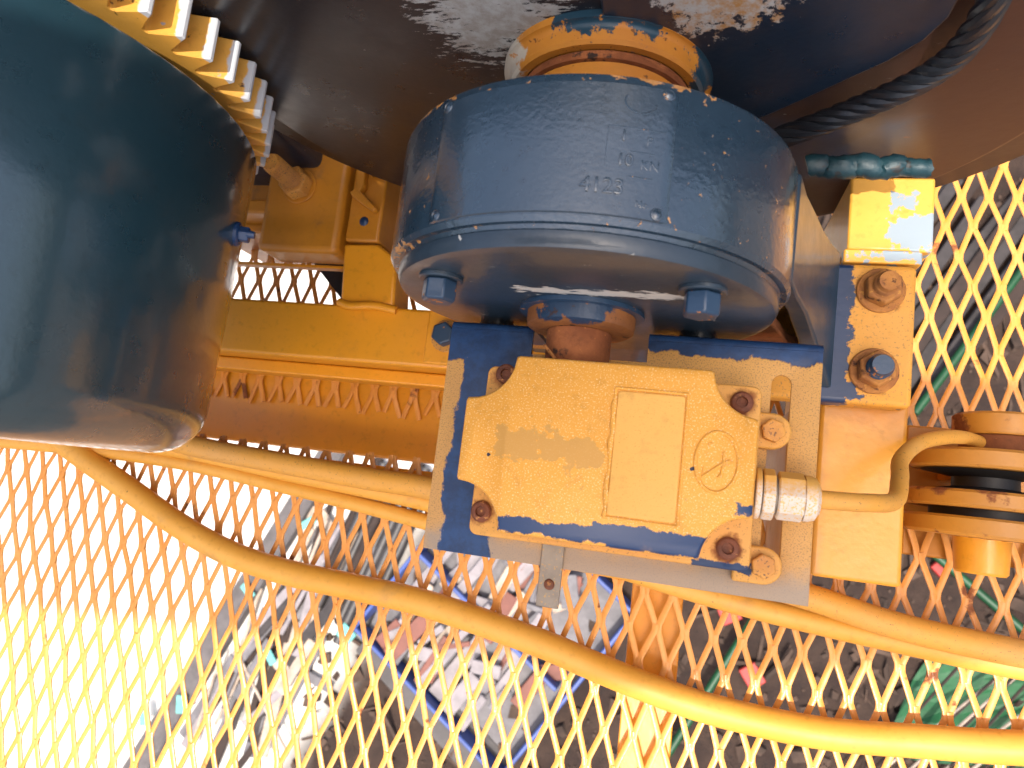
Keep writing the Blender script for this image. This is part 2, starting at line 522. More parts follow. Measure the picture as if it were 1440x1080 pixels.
_r = _n.math('ADD', _l.outputs['Value'], _n.math('MULTIPLY', _n.math('SUBTRACT', _n.noise(60, 4), 0.5), 0.012))
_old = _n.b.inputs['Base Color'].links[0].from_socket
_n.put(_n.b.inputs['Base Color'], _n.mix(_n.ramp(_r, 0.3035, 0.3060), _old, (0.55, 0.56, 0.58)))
M['rope'] = paint('greased_rope', (0.008, 0.010, 0.014), (0.014, 0.017, 0.022), 0.38, 0.2, var=40, bump=0.4, layers=[
    dict(color=(0.10, 0.11, 0.12), scale=60, thr=0.66, soft=0.06)])
M['tape'] = paint('teal_tape', (0.006, 0.026, 0.036), (0.010, 0.045, 0.058), 0.5, 0.0, var=35, bump=0.6, bscale=220, broad=0.6, layers=[
    dict(color=(0.02, 0.02, 0.02), scale=50, thr=0.60, soft=0.05)])
M['sheave'] = paint('sheave_paint', (0.52, 0.215, 0.020), (0.44, 0.190, 0.035), 0.5, 0.05, layers=[
    dict(color=RUST, color2=(0.28, 0.09, 0.02), scale=24, thr=0.57, soft=0.07, rough=0.85), rust_specks,
    dict(color=(0.012, 0.010, 0.009), patches=[((1.555, 0.1975, 0.1), (0.2, 0.0075, 0.2), 0.003), ((1.555, 0.1615, 0.1), (0.2, 0.003, 0.2), 0.002)], scale=30, amp=0.6, rough=0.5)])  # dark bands paint in the shade of the gaps between cheeks
M['dark'] = paint('shade_black', (0.012, 0.010, 0.010), (0.02, 0.018, 0.016), 0.5, 0)  # near black: shade put into the colour of gusset and sheave gaps
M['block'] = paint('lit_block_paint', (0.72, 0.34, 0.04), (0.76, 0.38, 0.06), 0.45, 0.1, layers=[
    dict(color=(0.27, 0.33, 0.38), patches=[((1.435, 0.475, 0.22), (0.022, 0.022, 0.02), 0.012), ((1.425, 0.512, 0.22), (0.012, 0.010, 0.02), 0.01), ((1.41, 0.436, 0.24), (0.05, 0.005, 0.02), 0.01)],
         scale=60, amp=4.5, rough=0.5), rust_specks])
M['panel'] = paint('shade_panel_paint', (0.40, 0.39, 0.37), (0.45, 0.43, 0.40), 0.6)  # for the added shade panel overhead

# ------------------------------------------------------------------ the ground far below
GZ = -6.0
gn = NT('site_ground')
px = n_ = None
sepn = gn.t.nodes.new('ShaderNodeSeparateXYZ')
gn.link(gn.pos, sepn.inputs[0])
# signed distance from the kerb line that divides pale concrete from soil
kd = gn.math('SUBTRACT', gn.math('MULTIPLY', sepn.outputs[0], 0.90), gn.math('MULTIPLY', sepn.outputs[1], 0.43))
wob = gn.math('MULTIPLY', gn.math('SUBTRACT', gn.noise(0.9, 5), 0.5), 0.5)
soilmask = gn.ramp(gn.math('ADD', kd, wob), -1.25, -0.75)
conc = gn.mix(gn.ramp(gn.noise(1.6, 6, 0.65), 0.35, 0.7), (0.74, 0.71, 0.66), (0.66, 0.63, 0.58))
soil = gn.mix(gn.ramp(gn.noise(2.2, 7, 0.65), 0.35, 0.65), (0.018, 0.0080, 0.0050), (0.040, 0.022, 0.014))  # soil darkened further: shade on this side is put into the colour
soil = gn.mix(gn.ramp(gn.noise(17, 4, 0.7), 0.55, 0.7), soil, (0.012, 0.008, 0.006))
far = gn.mix(gn.ramp(gn.noise(0.15, 5), 0.4, 0.6), (0.07, 0.055, 0.045), (0.11, 0.09, 0.075))
yard = gn.patch((-1.5, 1.0, GZ), (8.0, 5.5, 1.0), 1.2)
yard = gn.ramp(gn.math('ADD', yard, gn.math('MULTIPLY', wob, 1.5)), -0.3, 0.0)
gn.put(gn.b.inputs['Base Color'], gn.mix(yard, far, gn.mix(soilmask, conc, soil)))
gn.b.inputs['Roughness'].default_value = 0.9
bp = gn.t.nodes.new('ShaderNodeBump')
bp.inputs['Strength'].default_value = 0.6
bp.inputs['Distance'].default_value = 0.05
gn.link(gn.noise(9, 6, 0.65), bp.inputs['Height'])
gn.link(bp.outputs[0], gn.b.inputs['Normal'])
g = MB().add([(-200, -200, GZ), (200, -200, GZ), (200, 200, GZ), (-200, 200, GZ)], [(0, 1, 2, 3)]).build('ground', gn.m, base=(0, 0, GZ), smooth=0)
structure(g)


def plain(name, c, rough=0.7, var=0.25, scale=6.0, stretch=None):
    n = NT(name)
    v = n.noise(scale, 5, 0.65, stretch=stretch)
    n.put(n.b.inputs['Base Color'], n.mix(n.ramp(v, 0.3, 0.7), c, tuple(x * (1 - var) for x in c)))
    n.b.inputs['Roughness'].default_value = rough
    return n.m


G = {}
G['kerb'] = plain('kerb_concrete', (0.12, 0.108, 0.108), 0.9, 0.4)
G['wood_pale'] = plain('pale_timber', (0.48, 0.38, 0.30), 0.8, 0.45, 7)
G['wood_grey'] = plain('grey_timber', (0.045, 0.038, 0.038), 0.85, 0.5, 6)
G['wood_brown'] = plain('brown_timber', (0.036, 0.021, 0.016), 0.85, 0.4, 6)
G['white'] = plain('white_board', (0.27, 0.24, 0.25), 0.7, 0.3)
G['pink'] = plain('pink_board', (0.20, 0.075, 0.055), 0.7, 0.3)
G['grey'] = plain('grey_board', (0.17, 0.16, 0.17), 0.7, 0.4)
G['blue'] = plain('blue_tray_paint', (0.05, 0.09, 0.30), 0.5, 0.3)
G['green'] = plain('green_pole_paint', (0.004, 0.060, 0.018), 0.5, 0.3)
G['greennet'] = plain('green_sheet', (0.006, 0.10, 0.028), 0.6, 0.4)
G['teal'] = plain('teal_scrap', (0.16, 0.50, 0.46), 0.6, 0.3)
G['red'] = plain('red_scrap', (0.42, 0.035, 0.028), 0.6, 0.2)
G['darkpipe'] = plain('dark_pipe', (0.05, 0.045, 0.045), 0.5, 0.4)
G['rubble'] = plain('rubble', (0.090, 0.055, 0.038), 0.9, 0.7, 3)
G['asphalt'] = plain('grey_slab', (0.10, 0.092, 0.09), 0.9, 0.3)


def slab(name, a, b, w, h, mat, z=GZ, tilt=0.0):
    """a plank from a to b (x, y), width w, thickness h, lying at z"""
    a, b = Vector((a[0], a[1], 0)), Vector((b[0], b[1], 0))
    L = (b - a).length
    Mx = Matrix.Translation(((a + b) / 2) + Vector((0, 0, z + h / 2))) @ Matrix.Rotation(math.atan2(b.y - a.y, b.x - a.x), 4, 'Z') @ Matrix.Rotation(tilt, 4, 'X')
    mb = MB()
    mb.box(-L / 2, L / 2, -w / 2, w / 2, -h / 2, h / 2, Mx)
    return mb.build(name, mat, smooth=0, bevel=0.008, seg=1)


structure(slab('kerb', (-2.2, 0.75), (-4.3, -3.65), 0.26, 0.13, G['kerb']))
tag(slab('concrete_slab', (-1.75, -1.55), (-0.35, -2.55), 0.42, 0.06, G['asphalt']), 'grey concrete slab on the ground beside the blue rimmed tray', 'slab')
tag(slab('concrete_slab', (3.0, 3.05), (3.35, 3.55), 0.34, 0.08, G['asphalt']), 'pale grey slab on the ground at the end of the timber pile', 'slab')

# pale boards lying beside the kerb
rp = random.Random(21)
for k in range(64):
    t = rp.random()
    cx = -2.25 - 1.05 * t + rp.uniform(-0.35, 0.45)
    cy = -0.75 - 2.2 * t + rp.uniform(-0.25, 0.25)
    a = math.atan2(2.1, 1.0) + rp.uniform(-0.35, 0.35) + (1.4 if rp.random() < 0.1 else 0)
    L = rp.uniform(0.4, 1.4)
    dx, dy = cos(a) * L / 2, sin(a) * L / 2
    m = rp.choice([G['wood_pale'], G['wood_pale'], G['white'], G['wood_brown'], G['grey'], G['wood_grey']])
    o = slab('timber_board', (cx - dx, cy - dy), (cx + dx, cy + dy), 0.03 + 0.10 * rp.random() ** 2, rp.uniform(0.015, 0.04), m, GZ + 0.004 + 0.04 * rp.random() + 0.0022 * k, rp.uniform(-0.12, 0.12))
    cn = {'pale_timber': 'pale timber', 'white_board': 'white', 'brown_timber': 'dark brown', 'grey_board': 'mid grey', 'grey_timber': 'dark grey'}[m.name]
    tag(o, 'loose %s board in the litter beside the grey kerb on the ground' % cn, 'board', cn + ' boards beside the kerb')
for k, (x, y) in enumerate([(-2.55, -0.52), (-3.12, -1.3), (-3.67, -2.54), (-1.95, -1.55), (-4.1, -2.74), (-2.75, -1.9)]):
    a = rp.uniform(0, 3)
    o = slab('plastic_scrap', (x - 0.09 * cos(a), y - 0.09 * sin(a)), (x + 0.09 * cos(a), y + 0.09 * sin(a)), rp.uniform(0.08, 0.16), 0.02, G['teal'], GZ + 0.16)
    tag(o, 'small teal scrap among the boards beside the grey kerb', 'scrap', 'teal scraps')
# dark pipes
for k in range(9):
    t = k / 8
    x0, y0 = -2.18 + 0.62 * t, -0.62 - 0.05 * k % 0.3
    p = [(x0 + 0.28, y0 + 0.85, GZ + 0.07 + 0.05 * (k % 2)), (x0 - 0.18 - 0.04 * (k % 3), y0 - 0.55 - 0.12 * (k % 3), GZ + 0.07 + 0.05 * (k % 2))]
    o = MB().tube(p, 0.05, 10).build('steel_pipe', G['darkpipe'] if k % 3 else G['wood_brown'])
    tag(o, 'dark pipe in the heap between the kerb and the blue rimmed tray', 'pipe', 'dark pipes on the ground')

# blue rimmed tray
A, B, Cc, D = (-1.822, -1.448), (-0.203, -2.527), (0.868, -0.904), (-0.70, 0.24)
tray = thing('blue_rimmed_tray', 'large tray with blue rim holding pale and pink boards, seen through the mesh', 'tray', (-0.45, -1.15, GZ))
for (p, q) in ((A, B), (B, Cc), (Cc, D), (D, A)):
    a, b = Vector(p + (0,)), Vector(q + (0,))
    L = (b - a).length
    Mx = Matrix.Translation((a + b) / 2 + Vector((0, 0, GZ))) @ Matrix.Rotation(math.atan2(b.y - a.y, b.x - a.x), 4, 'Z')
    MB().box(-L / 2, L / 2, -0.020, 0.020, 0.0, 0.30, Mx).build('rim', G['blue'], tray, smooth=0, bevel=0.01, seg=1)
MB().prism([A, B, Cc, D], GZ + 0.02, GZ + 0.05).build('floor', G['grey'], tray, smooth=0)
a, b = Vector((-1.304, -0.625, 0)), Vector((0.23, -1.674, 0))
Mx = Matrix.Translation((a + b) / 2 + Vector((0, 0, GZ))) @ Matrix.Rotation(math.atan2(b.y - a.y, b.x - a.x), 4, 'Z')
MB().box(-0.93, 0.93, -0.02, 0.02, 0.05, 0.30, Mx).build('divider', G['blue'], tray, smooth=0, bevel=0.008, seg=1)
e1 = Vector((1.619, -1.079, 0)).normalized()
e2 = Vector((1.071, 1.623, 0)).normalized()
rt = random.Random(5)
for k in range(84):
    u = rt.uniform(0.22, 1.72)
    v = rt.uniform(0.15, 1.8)
    L = min(rt.uniform(0.25, 0.9), 2 * min(v - 0.04, 1.88 - v))
    w = 0.05 + 0.13 * rt.random() ** 2
    c = Vector((A[0], A[1], 0)) + e1 * u + e2 * v
    ang = math.atan2(e2.y, e2.x) + rt.uniform(-0.18, 0.18)
    if rt.random() < 0.25:
        L = min(L, 0.3)
        ang += rt.uniform(-1.2, 1.2)
    d = Vector((cos(ang), sin(ang), 0)) * L / 2
    m = rt.choice([G['white'], G['white'], G['pink'], G['grey'], G['wood_pale'], G['white'], G['pink']])
    o = slab('offcut_board', (c - d)[:2], (c + d)[:2], w, 0.03, m, GZ + 0.06 + 0.0024 * k, rt.uniform(-0.1, 0.1))
    cn = {'pale_timber': 'pale timber', 'white_board': 'white', 'pink_board': 'pink', 'grey_board': 'grey'}[m.name]
    tag(o, '%s offcut board lying inside the blue rimmed tray' % cn, 'board', cn + ' offcuts in the tray')

# grey timbers, green poles and sheets on the right
rr = random.Random(11)
for k in range(13):
    off = -0.95 + 0.135 * k
    nx, ny = 0.92, -0.40
    cx, cy = 3.15 + nx * off + rr.uniform(-0.02, 0.02), 2.35 + ny * off
    d = Vector((0.50, 0.866)) if k % 4 else Vector((0.56, 0.83))
    L = rr.uniform(1.9, 2.6)
    o = slab('timber_beam', (cx - d.x * L / 2, cy - d.y * L / 2), (cx + d.x * L / 2, cy + d.y * L / 2), 0.11, 0.09, G['wood_grey'] if k % 3 else G['wood_brown'], GZ + 0.01 + 0.05 * (k % 2))
    tag(o, 'long grey timber in the pile on the ground at the right', 'timber', 'timber pile on the ground')


def pole(a, b, r, label, z=0.2):
    o = MB().tube([(a[0], a[1], GZ + z), (b[0], b[1], GZ + z)], r, 10).build('green_pole', G['green'])
    tag(o, label, 'pole')


pole((3.10, 1.15), (4.5, 3.50), 0.036, 'green pole lying beside the grey timber pile', 0.24)
pole((2.75, 0.39), (4.6, -1.03), 0.036, 'green pole on the ground below the yellow guide sheave')
pole((2.30, 0.02), (1.25, -2.07), 0.036, 'green pole on the ground below the corner of the bracket')
gs = MB()
NX = 12
for j in range(NX + 1):
    for i in range(NX + 1):
        u, v = i / NX, j / NX
        x = 2.95 + 1.8 * u + 0.42 * v
        y = -1.75 + 0.15 * u + 0.95 * v
        gs.v.append(Vector((x, y, GZ + 0.08 + 0.07 * sin(7 * u + 3 * v) * sin(5 * v + 1) + 0.03 * rr.random())))
for j in range(NX):
    for i in range(NX):
        a = j * (NX + 1) + i
        gs.f.append((a, a + 1, a + NX + 2, a + NX + 1))
tag(gs.build('green_sheet', G['greennet'], smooth=0), 'crumpled green sheet on the ground at the lower right', 'sheet')
for k in range(14):
    x0 = 2.75 + 0.085 * k
    o = slab('steel_rod', (x0, -1.95), (x0 + 0.95 + 0.2 * (k % 2), -0.62 - 0.1 * (k % 3)), 0.022, 0.022, G['wood_pale'] if k % 2 else G['wood_brown'], GZ + 0.26 + 0.004 * k)
    tag(o, 'thin rod lying over the edge of the green sheet', 'rod', 'rods on the green sheet')
for (x, y, w, a, lb) in ((1.70, -0.80, 0.18, 0.5, 'red scrap box beside the green pole below the bracket'), (1.93, -1.30, 0.19, 2.2, 'larger red scrap box right of the green pole'), (3.42, -0.14, 0.16, 0.8, 'dark red scrap below the guide sheave')):
    tag(slab('red_scrap', (x - w / 2 * cos(a), y - w / 2 * sin(a)), (x + w / 2 * cos(a), y + w / 2 * sin(a)), w * 0.85, 0.07, G['red'], GZ + 0.02), lb, 'scrap')
rub = MB()
rg = random.Random(3)
for k in range(1500):
    x, y = rg.uniform(0.9, 4.7), rg.uniform(-2.6, 3.6)
    if rg.random() < 0.25:
        x = rg.uniform(-2.4, 1.2)
        y = rg.uniform(-3.2, -1.0)
    s_ = 0.012 + 0.05 * rg.random() ** 3
    Mx = Matrix.Translation((x, y, GZ + s_ * 0.3)) @ Euler((rg.uniform(-.5, .5), rg.uniform(-.5, .5), rg.uniform(0, 6))).to_matrix().to_4x4()
    L = s_ * (6 if rg.random() < 0.22 else rg.uniform(0.7, 1.6))
    q = [Vector((L * rg.uniform(.7, 1.1) * sx, s_ * rg.uniform(.6, 1.1) * sy, s_ * rg.uniform(.4, .9) * sz)) for sz in (-1, 1) for sy in (-1, 1) for sx in (-1, 1)]
    if L > 3 * s_:
        q = [Vector((p.x, p.y * 0.35, p.z * 0.4)) for p in q]
    rub.add([Mx @ p for p in q], [(0, 2, 3, 1), (4, 5, 7, 6), (0, 1, 5, 4), (2, 6, 7, 3), (0, 4, 6, 2), (1, 3, 7, 5)])
rubo = rub.build('rubble', G['rubble'], base=(2.5, 0, GZ), smooth=0, fix=False)
rubo['kind'] = 'stuff'
rubo['label'] = 'small pale rubble and sticks scattered over the dark soil'
rubo['category'] = 'rubble'

# ------------------------------------------------------------------ expanded metal platform
SW, LW = 0.04, 0.10


def expanded_sheet(name, x0, x1, y0, y1, z, ph=(0.0, 0.0), w=0.0084, th=0.0030, holes=(), seed=1):
    mb = MB()
    rs = random.Random(seed)
    jit = {}

    def node(i_, j_):
        if (i_, j_) not in jit:
            jit[(i_, j_)] = (rs.gauss(0, 0.0007), rs.gauss(0, 0.0010), rs.gauss(0, 0.0012))
        return jit[(i_, j_)]

    j0, j1 = int((y0 - ph[1]) / (LW / 2)) - 2, int((y1 - ph[1]) / (LW / 2)) + 2
    tilt = radians(9)
    for j in range(j0, j1 + 1):
        for i in range(int((x0 - ph[0]) / SW) - 2, int((x1 - ph[0]) / SW) + 3):
            ax = ph[0] + (i + (j % 2) / 2) * SW
            ay = ph[1] + j * LW / 2
            for sx in (-1, 1):
                bx, by = ax + sx * SW / 2, ay - LW / 2
                mx, my = (ax + bx) / 2, (ay + by) / 2
                na = node(2 * i + j % 2, j)
                nb = node(2 * i + j % 2 + sx, j - 1)
                if not (x0 <= mx <= x1):
                    continue
                if any(h[0] < mx < h[1] and h[2] < my < h[3] for h in holes):
                    continue
                pts = [(ax + na[0] + sx * 0.0020, ay + na[1] + 0.005, na[2]), (ax + na[0] + sx * 0.0030, ay + na[1] - 0.006, na[2]), (bx + nb[0] - sx * 0.0030, by + nb[1] + 0.006, nb[2]), (bx + nb[0] - sx * 0.0020, by + nb[1] - 0.005, nb[2])]
                # trim at the cut edges of the sheet
                cut1 = y1 + rs.uniform(-0.004, 0.004)
                cut0 = y0 + rs.uniform(-0.004, 0.004)
                if pts[0][1] > cut1 and pts[-1][1] >= cut1 or pts[0][1] < cut0:
                    continue
                P = [Vector((p[0], p[1], z + p[2])) for p in pts]
                if P[0].y > cut1 or P[-1].y < cut0:
                    Q = []
                    for a, b in zip(P[:-1], P[1:]):
                        for t in [k / 6 for k in range(7)]:
                            q = a.lerp(b, t)
                            if cut0 <= q.y <= cut1:
                                Q.append(q)
                    if len(Q) < 3:
                        continue
                    P = [Q[0], Q[len(Q) // 2], Q[-1]]
                d = (P[-1] - P[0]).normalized()
                perp = Vector((-d.y, d.x, 0))
                if perp.y > 0:
                    perp = -perp
                fl = perp * cos(tilt) + Vector((0, 0, 1)) * sin(tilt)
                nr = d.cross(fl).normalized()
                jz = rs.uniform(-0.0008, 0.0008)
                vs = []
                for p in P:
                    p = p + Vector((0, 0, jz))
                    for a, b in ((-1, -0.6), (-0.75, -1), (0.75, -1), (1, -0.6), (1, 0.6), (0.75, 1), (-0.75, 1), (-1, 0.6)):
                        vs.append(p + fl * (a * w / 2) + nr * (b * th / 2))
                fs = []
                for k in range(len(P) - 1):
                    for q in range(8):
                        fs.append((k * 8 + q, k * 8 + (q + 1) % 8, (k + 1) * 8 + (q + 1) % 8, (k + 1) * 8 + q))
                fs.append(tuple(reversed(range(8))))
                fs.append(tuple((len(P) - 1) * 8 + q for q in range(8)))
                mb.add(vs, fs)
    return mb


sh = expanded_sheet('front', -0.55, 2.0, -0.75, 0.152, 0.0).build('expanded_metal_platform', M['mesh'], base=(0.7, -0.3, 0), smooth=50)
structure(sh)
sh['label'] = 'yellow expanded metal walkway mesh in front of the winch'
sh = expanded_sheet('rear', -0.75, 2.1, 0.228, 1.45, -0.12, ph=(0.013, 0.02), seed=4, holes=((0.70, 1.33, 0.30, 2.0),)).build('expanded_metal_platform', M['mesh'], base=(0.7, 0.8, -0.12), smooth=50)
structure(sh)
sh['label'] = 'yellow expanded metal mesh behind the cross beam'

# ------------------------------------------------------------------ beams
o = MB().box(1.140, 1.215, -0.80, 0.30, -0.030, -0.022).build('flat_bar', M['yellow'], bevel=0.002)
tag(o, 'flat yellow bar running under the front mesh below the limit switch', 'bar')

cb = thing('cross_beam', 'yellow steel cross beam behind the blue motor cover', 'beam', (0.3, 0.34, -0.1))
MB().box(-0.75, 1.05, 0.297, 0.392, -0.115, 0.040).build('web', M['yellow'], cb, bevel=0.006, seg=3)
MB().box(-0.75, 1.05, 0.274, 0.2965, -0.06, -0.012).build('ledge', M['yellow'], cb, bevel=0.003)
MB().box(0.786, 0.96, 0.302, 0.390, 0.0405, 0.050).build('pad', M['yellow'], cb, bevel=0.004)
lb = thing('lower_beam', 'flat yellow beam between the two cut mesh edges', 'beam', (0.3, 0.2, -0.2))
MB().box(-0.75, 1.10, 0.150, 0.330, -0.200, -0.127).build('flange', M['yellow'], lb, bevel=0.004)
MB().box(-0.75, 1.10, 0.1115, 0.135, -0.06, -0.012).build('edge_angle', M['yellow'], lb, bevel=0.004)

tp = thing('bracing_plate', 'yellow welded plate joining the cross beam below the dark drum', 'plate', (0.68, 0.43, -0.1))
MB().prism([(0.628, 0.3925), (0.723, 0.3925), (0.716, 0.473), (0.680, 0.496), (0.618, 0.494)], -0.02, 0.047).build('plate', M['yellow'], tp, bevel=0.005, seg=3)
w = spline([(0.625, 0.394, 0.044), (0.65, 0.388, 0.049), (0.69, 0.391, 0.048), (0.728, 0.386, 0.044)], 8)
MB().tube(w, 0.007, 10).build('weld_bead', M['yellow'], tp)
MB().prism([(0.472, 0.512), (0.560, 0.514), (0.553, 0.434)], -0.105, -0.095).build('gusset', M['dark'], tp)  # black plate: the shade on this triangle is put into its colour


def hexpts(r, rot=0.0):
    return [(r * cos(pi / 3 * k + rot), r * sin(pi / 3 * k + rot)) for k in range(6)]


def oriented(mb, loc, ax, spin=0.0):
    q = Vector((0, 0, 1)).rotation_difference(Vector(ax))
    Mx = Matrix.Translation(loc) @ q.to_matrix().to_4x4() @ Matrix.Rotation(spin, 4, 'Z')
    mb.v = [Mx @ p for p in mb.v]
    return mb


def hex_head(loc, ax, r, h, spin=0.0, dome=True):
    """hexagon with chamfered top"""
    mb = MB()
    rings = [(r, 0), (r, h * 0.86), (r * 0.90, h)]
    vs = []
    for rr_, z in rings:
        vs += [(x, y, z) for x, y in hexpts(rr_)]
    fs = [tuple(reversed(range(6)))]
    for k in range(2):
        fs += [(k * 6 + i, k * 6 + (i + 1) % 6, (k + 1) * 6 + (i + 1) % 6, (k + 1) * 6 + i) for i in range(6)]
    fs.append(tuple(range(12, 18)))
    mb.add(vs, fs)
    return oriented(mb, loc, ax, spin)


def washer(loc, ax, r, h):
    return oriented(MB().lathe((0, 0, 0), (0, 0, 1), [(r, 0), (r, h * 0.7), (r - h * 0.3, h)], 28), loc, ax)


def stud(loc, ax, r, L):
    prof = []
    z = 0.0
    p = 0.0022
    while z < L - 0.006:
        prof += [(r, z), (r * 0.90, z + p / 2)]
        z += p
    prof += [(r * 0.93, L - 0.005), (r * 0.8, L)]
    return oriented(MB().lathe((0, 0, 0), (0, 0, 1), prof, 22), loc, ax)


washer((0.822, 0.348, 0.0502), (0, 0, 1), 0.026, 0.004).build('washer', M['yellow_bolt'], cb)
hex_head((0.822, 0.348, 0.0543), (0, 0, 1), 0.019, 0.02, 0.4).build('bolt', M['bolt_blue'], cb, bevel=0.0015)

# anchor block on the left with its stud and nut
ab = thing('anchor_block', 'yellow box shaped anchor block with a threaded stud, right of the motor cover', 'anchor block', (0.54, 0.56, -0.12))
MB().box(0.462, 0.612, 0.474, 0.72, -0.015, 0.060).build('block', M['yellow_worn_shaded'], ab, bevel=0.010, seg=3)
MB().box(0.30, 0.655, 0.530, 0.64, -0.20, -0.0155).build('rail', M['yellow_worn_shaded'], ab, bevel=0.003)
MB().box(0.30, 0.625, 0.468, 0.4735, -0.030, -0.012).build('lip', M['yellow'], ab, bevel=0.001)
washer((0.527, 0.588, 0.0602), (0, 0, 1), 0.031, 0.003).build('washer', M['yellow_worn_shaded'], ab)
nut = hex_head((0.527, 0.588, 0.0635), (0, 0, 1), 0.027, 0.024, 0.3).build('nut', M['yellow_bolt'], ab, bevel=0.001)
stud((0.527, 0.588, 0.0877), (0, 0, 1), 0.0165, 0.066).build('stud', M['yellow_bolt'], nut)
MB().box(0.36, 0.461, 0.545, 0.570, -0.012, 0.045).build('side_tab', M['yellow_worn_shaded'], ab, bevel=0.004)
sp = thing('side_plate', 'narrow worn yellow plate with a bolt head under the drum flange', 'plate', (0.65, 0.58, -0.1))
MB().box(0.6195, 0.680, 0.4985, 0.72, -0.11, 0.050).build('plate', M['yellow_worn_shaded'], sp, bevel=0.004)
MB().prism([(0.623, 0.690), (0.634, 0.585), (0.624, 0.577), (0.629, 0.571), (0.671, 0.545), (0.676, 0.551), (0.642, 0.580), (0.648, 0.590), (0.640, 0.690)], 0.0502, 0.066).build('raised_lug', M['yellow_worn_shaded'], sp, bevel=0.002)
hex_head((0.660, 0.628, 0.0502), (0, 0, 1), 0.019, 0.034, 0.2).build('bolt_head', M['rust_bolt'], sp, bevel=0.002)
MB().lathe((0.650, 0.533, 0.0502), (0, 0, 1), [(0.0085, 0), (0.007, 0.002), (0.003, 0.003)], 9).build('paint_blob', M['navy'], sp)

# right hand support beam, sunlit rear block
sb = thing('support_beam', 'yellow box beam standing under the bolted foot plate at the right', 'beam', (1.39, 0.2, 0))
MB().box(1.347, 1.440, 0.070, 0.444, -0.10, 0.218).build('box_section', M['post'], sb, bevel=0.005, seg=3)
MB().box(1.320, 1.3465, 0.0702, 0.262, -0.10, 0.165).build('side_channel', M['yellow_worn_shaded'], sb, bevel=0.003)
rb = thing('rear_block', 'sunlit yellow block with grey bare patches behind the foot plate', 'block', (1.41, 0.49, 0))
MB().box(1.366, 1.458, 0.452, 0.543, -0.12, 0.218).build('block', M['block'], rb, bevel=0.003)
MB().box(1.358, 1.440, 0.4275, 0.4435, 0.2185, 0.244).build('strip', M['block'], rb, bevel=0.002)

# ------------------------------------------------------------------ blue motor cover
CX, CZ = 0.413, 0.533
mc = thing('motor_cover', 'large rounded dark blue motor cover at the left edge', 'motor cover', (CX, 0.3, 0.23))
YN, YF, CR = 0.118, 0.480, 0.2995
prof = [(0.0, YN), (CR - 0.075, YN)]
prof += [(CR - 0.006 - 0.055 + 0.055 * sin(a), YN + 0.055 - 0.055 * cos(a)) for a in [pi / 2 * k / 12 for k in range(1, 13)]]
prof += [(CR - 0.003, 0.30), (CR, YF - 0.003), (CR - 0.002, YF), (CR - 0.008, YF), (CR - 0.010, YF - 0.02), (0.0, YF - 0.02)]
MB().lathe((CX, 0, CZ), (0, 1, 0), prof, 128).build('shell', M['blue_can'], mc, smooth=35)
bx_, bz_ = CX + CR * cos(radians(-23)), CZ + CR * sin(radians(-23))
axb = (cos(radians(-23)), 0, sin(radians(-23)))
washer((bx_ - 0.003, 0.374, bz_), axb, 0.014, 0.006).build('washer', M['navy'], mc)
hex_head((bx_ + 0.002, 0.374, bz_), axb, 0.0095, 0.012).build('bolt', M['navy'], mc, bevel=0.001)
stud((bx_ + 0.013, 0.374, bz_), axb, 0.005, 0.008).build('bolt_end', M['navy'], mc)

# ------------------------------------------------------------------ gear beside it
NT_ = 54
pts = []
for k in range(NT_):
    a0 = 2 * pi * k / NT_ + radians(2.5)
    p = 2 * pi / NT_
    pts += [(0.281, a0 - 0.50 * p), (0.282, a0 - 0.42 * p), (0.296, a0 - 0.24 * p), (0.3115, a0 - 0.075 * p), (0.3115, a0 + 0.075 * p), (0.296, a0 + 0.24 * p), (0.282, a0 + 0.42 * p)]
gp = [(CX + r * cos(a), CZ + r * sin(a)) for r, a in pts]
gr = thing('spur_gear', 'sunlit yellow gear teeth between the motor cover and the drum', 'gear', (CX, 0.53, 0.22))
MB().prism(gp, 0.502, 0.546, 'y').build('toothed_wheel', M['gear'], gr, smooth=0, bevel=0.0012, seg=1)
MB().lathe((CX, 0, CZ), (0, 1, 0), [(0.05, 0.462), (0.05, 0.5995)], 32).build('shaft', M['rust'], gr)

blocker = thing('sky_blocker', 'added dark blue box behind the gear teeth, blocking sky light', 'sky_blocker', (0.2, 0.9, -0.1))
MB().box(-0.45, 0.56, 0.622, 1.25, -0.11, 0.80).build('blocker_box', M['drum_plate'], blocker, bevel=0.012, seg=3)  # added box, blocks sky light behind the gear and anchor block
MB().lathe((CX, 0, CZ), (0, 1, 0), [(0.12, 0.60), (0.12, 0.6215)], 40).build('blocker_disc', M['drum_plate'], blocker)

# ------------------------------------------------------------------ rope drum
HX, HZ = 1.093, 0.43
dr = thing('rope_drum', 'huge dark rope drum flange with worn grey paint behind the blue housing', 'rope drum', (HX, 0.6, 0.0))


def ring(name, prof, mat, n=128, smooth=35, parent=dr):
    return MB().lathe((HX, 0, HZ), (0, 1, 0), prof, n).build(name, mat, parent, smooth=smooth)


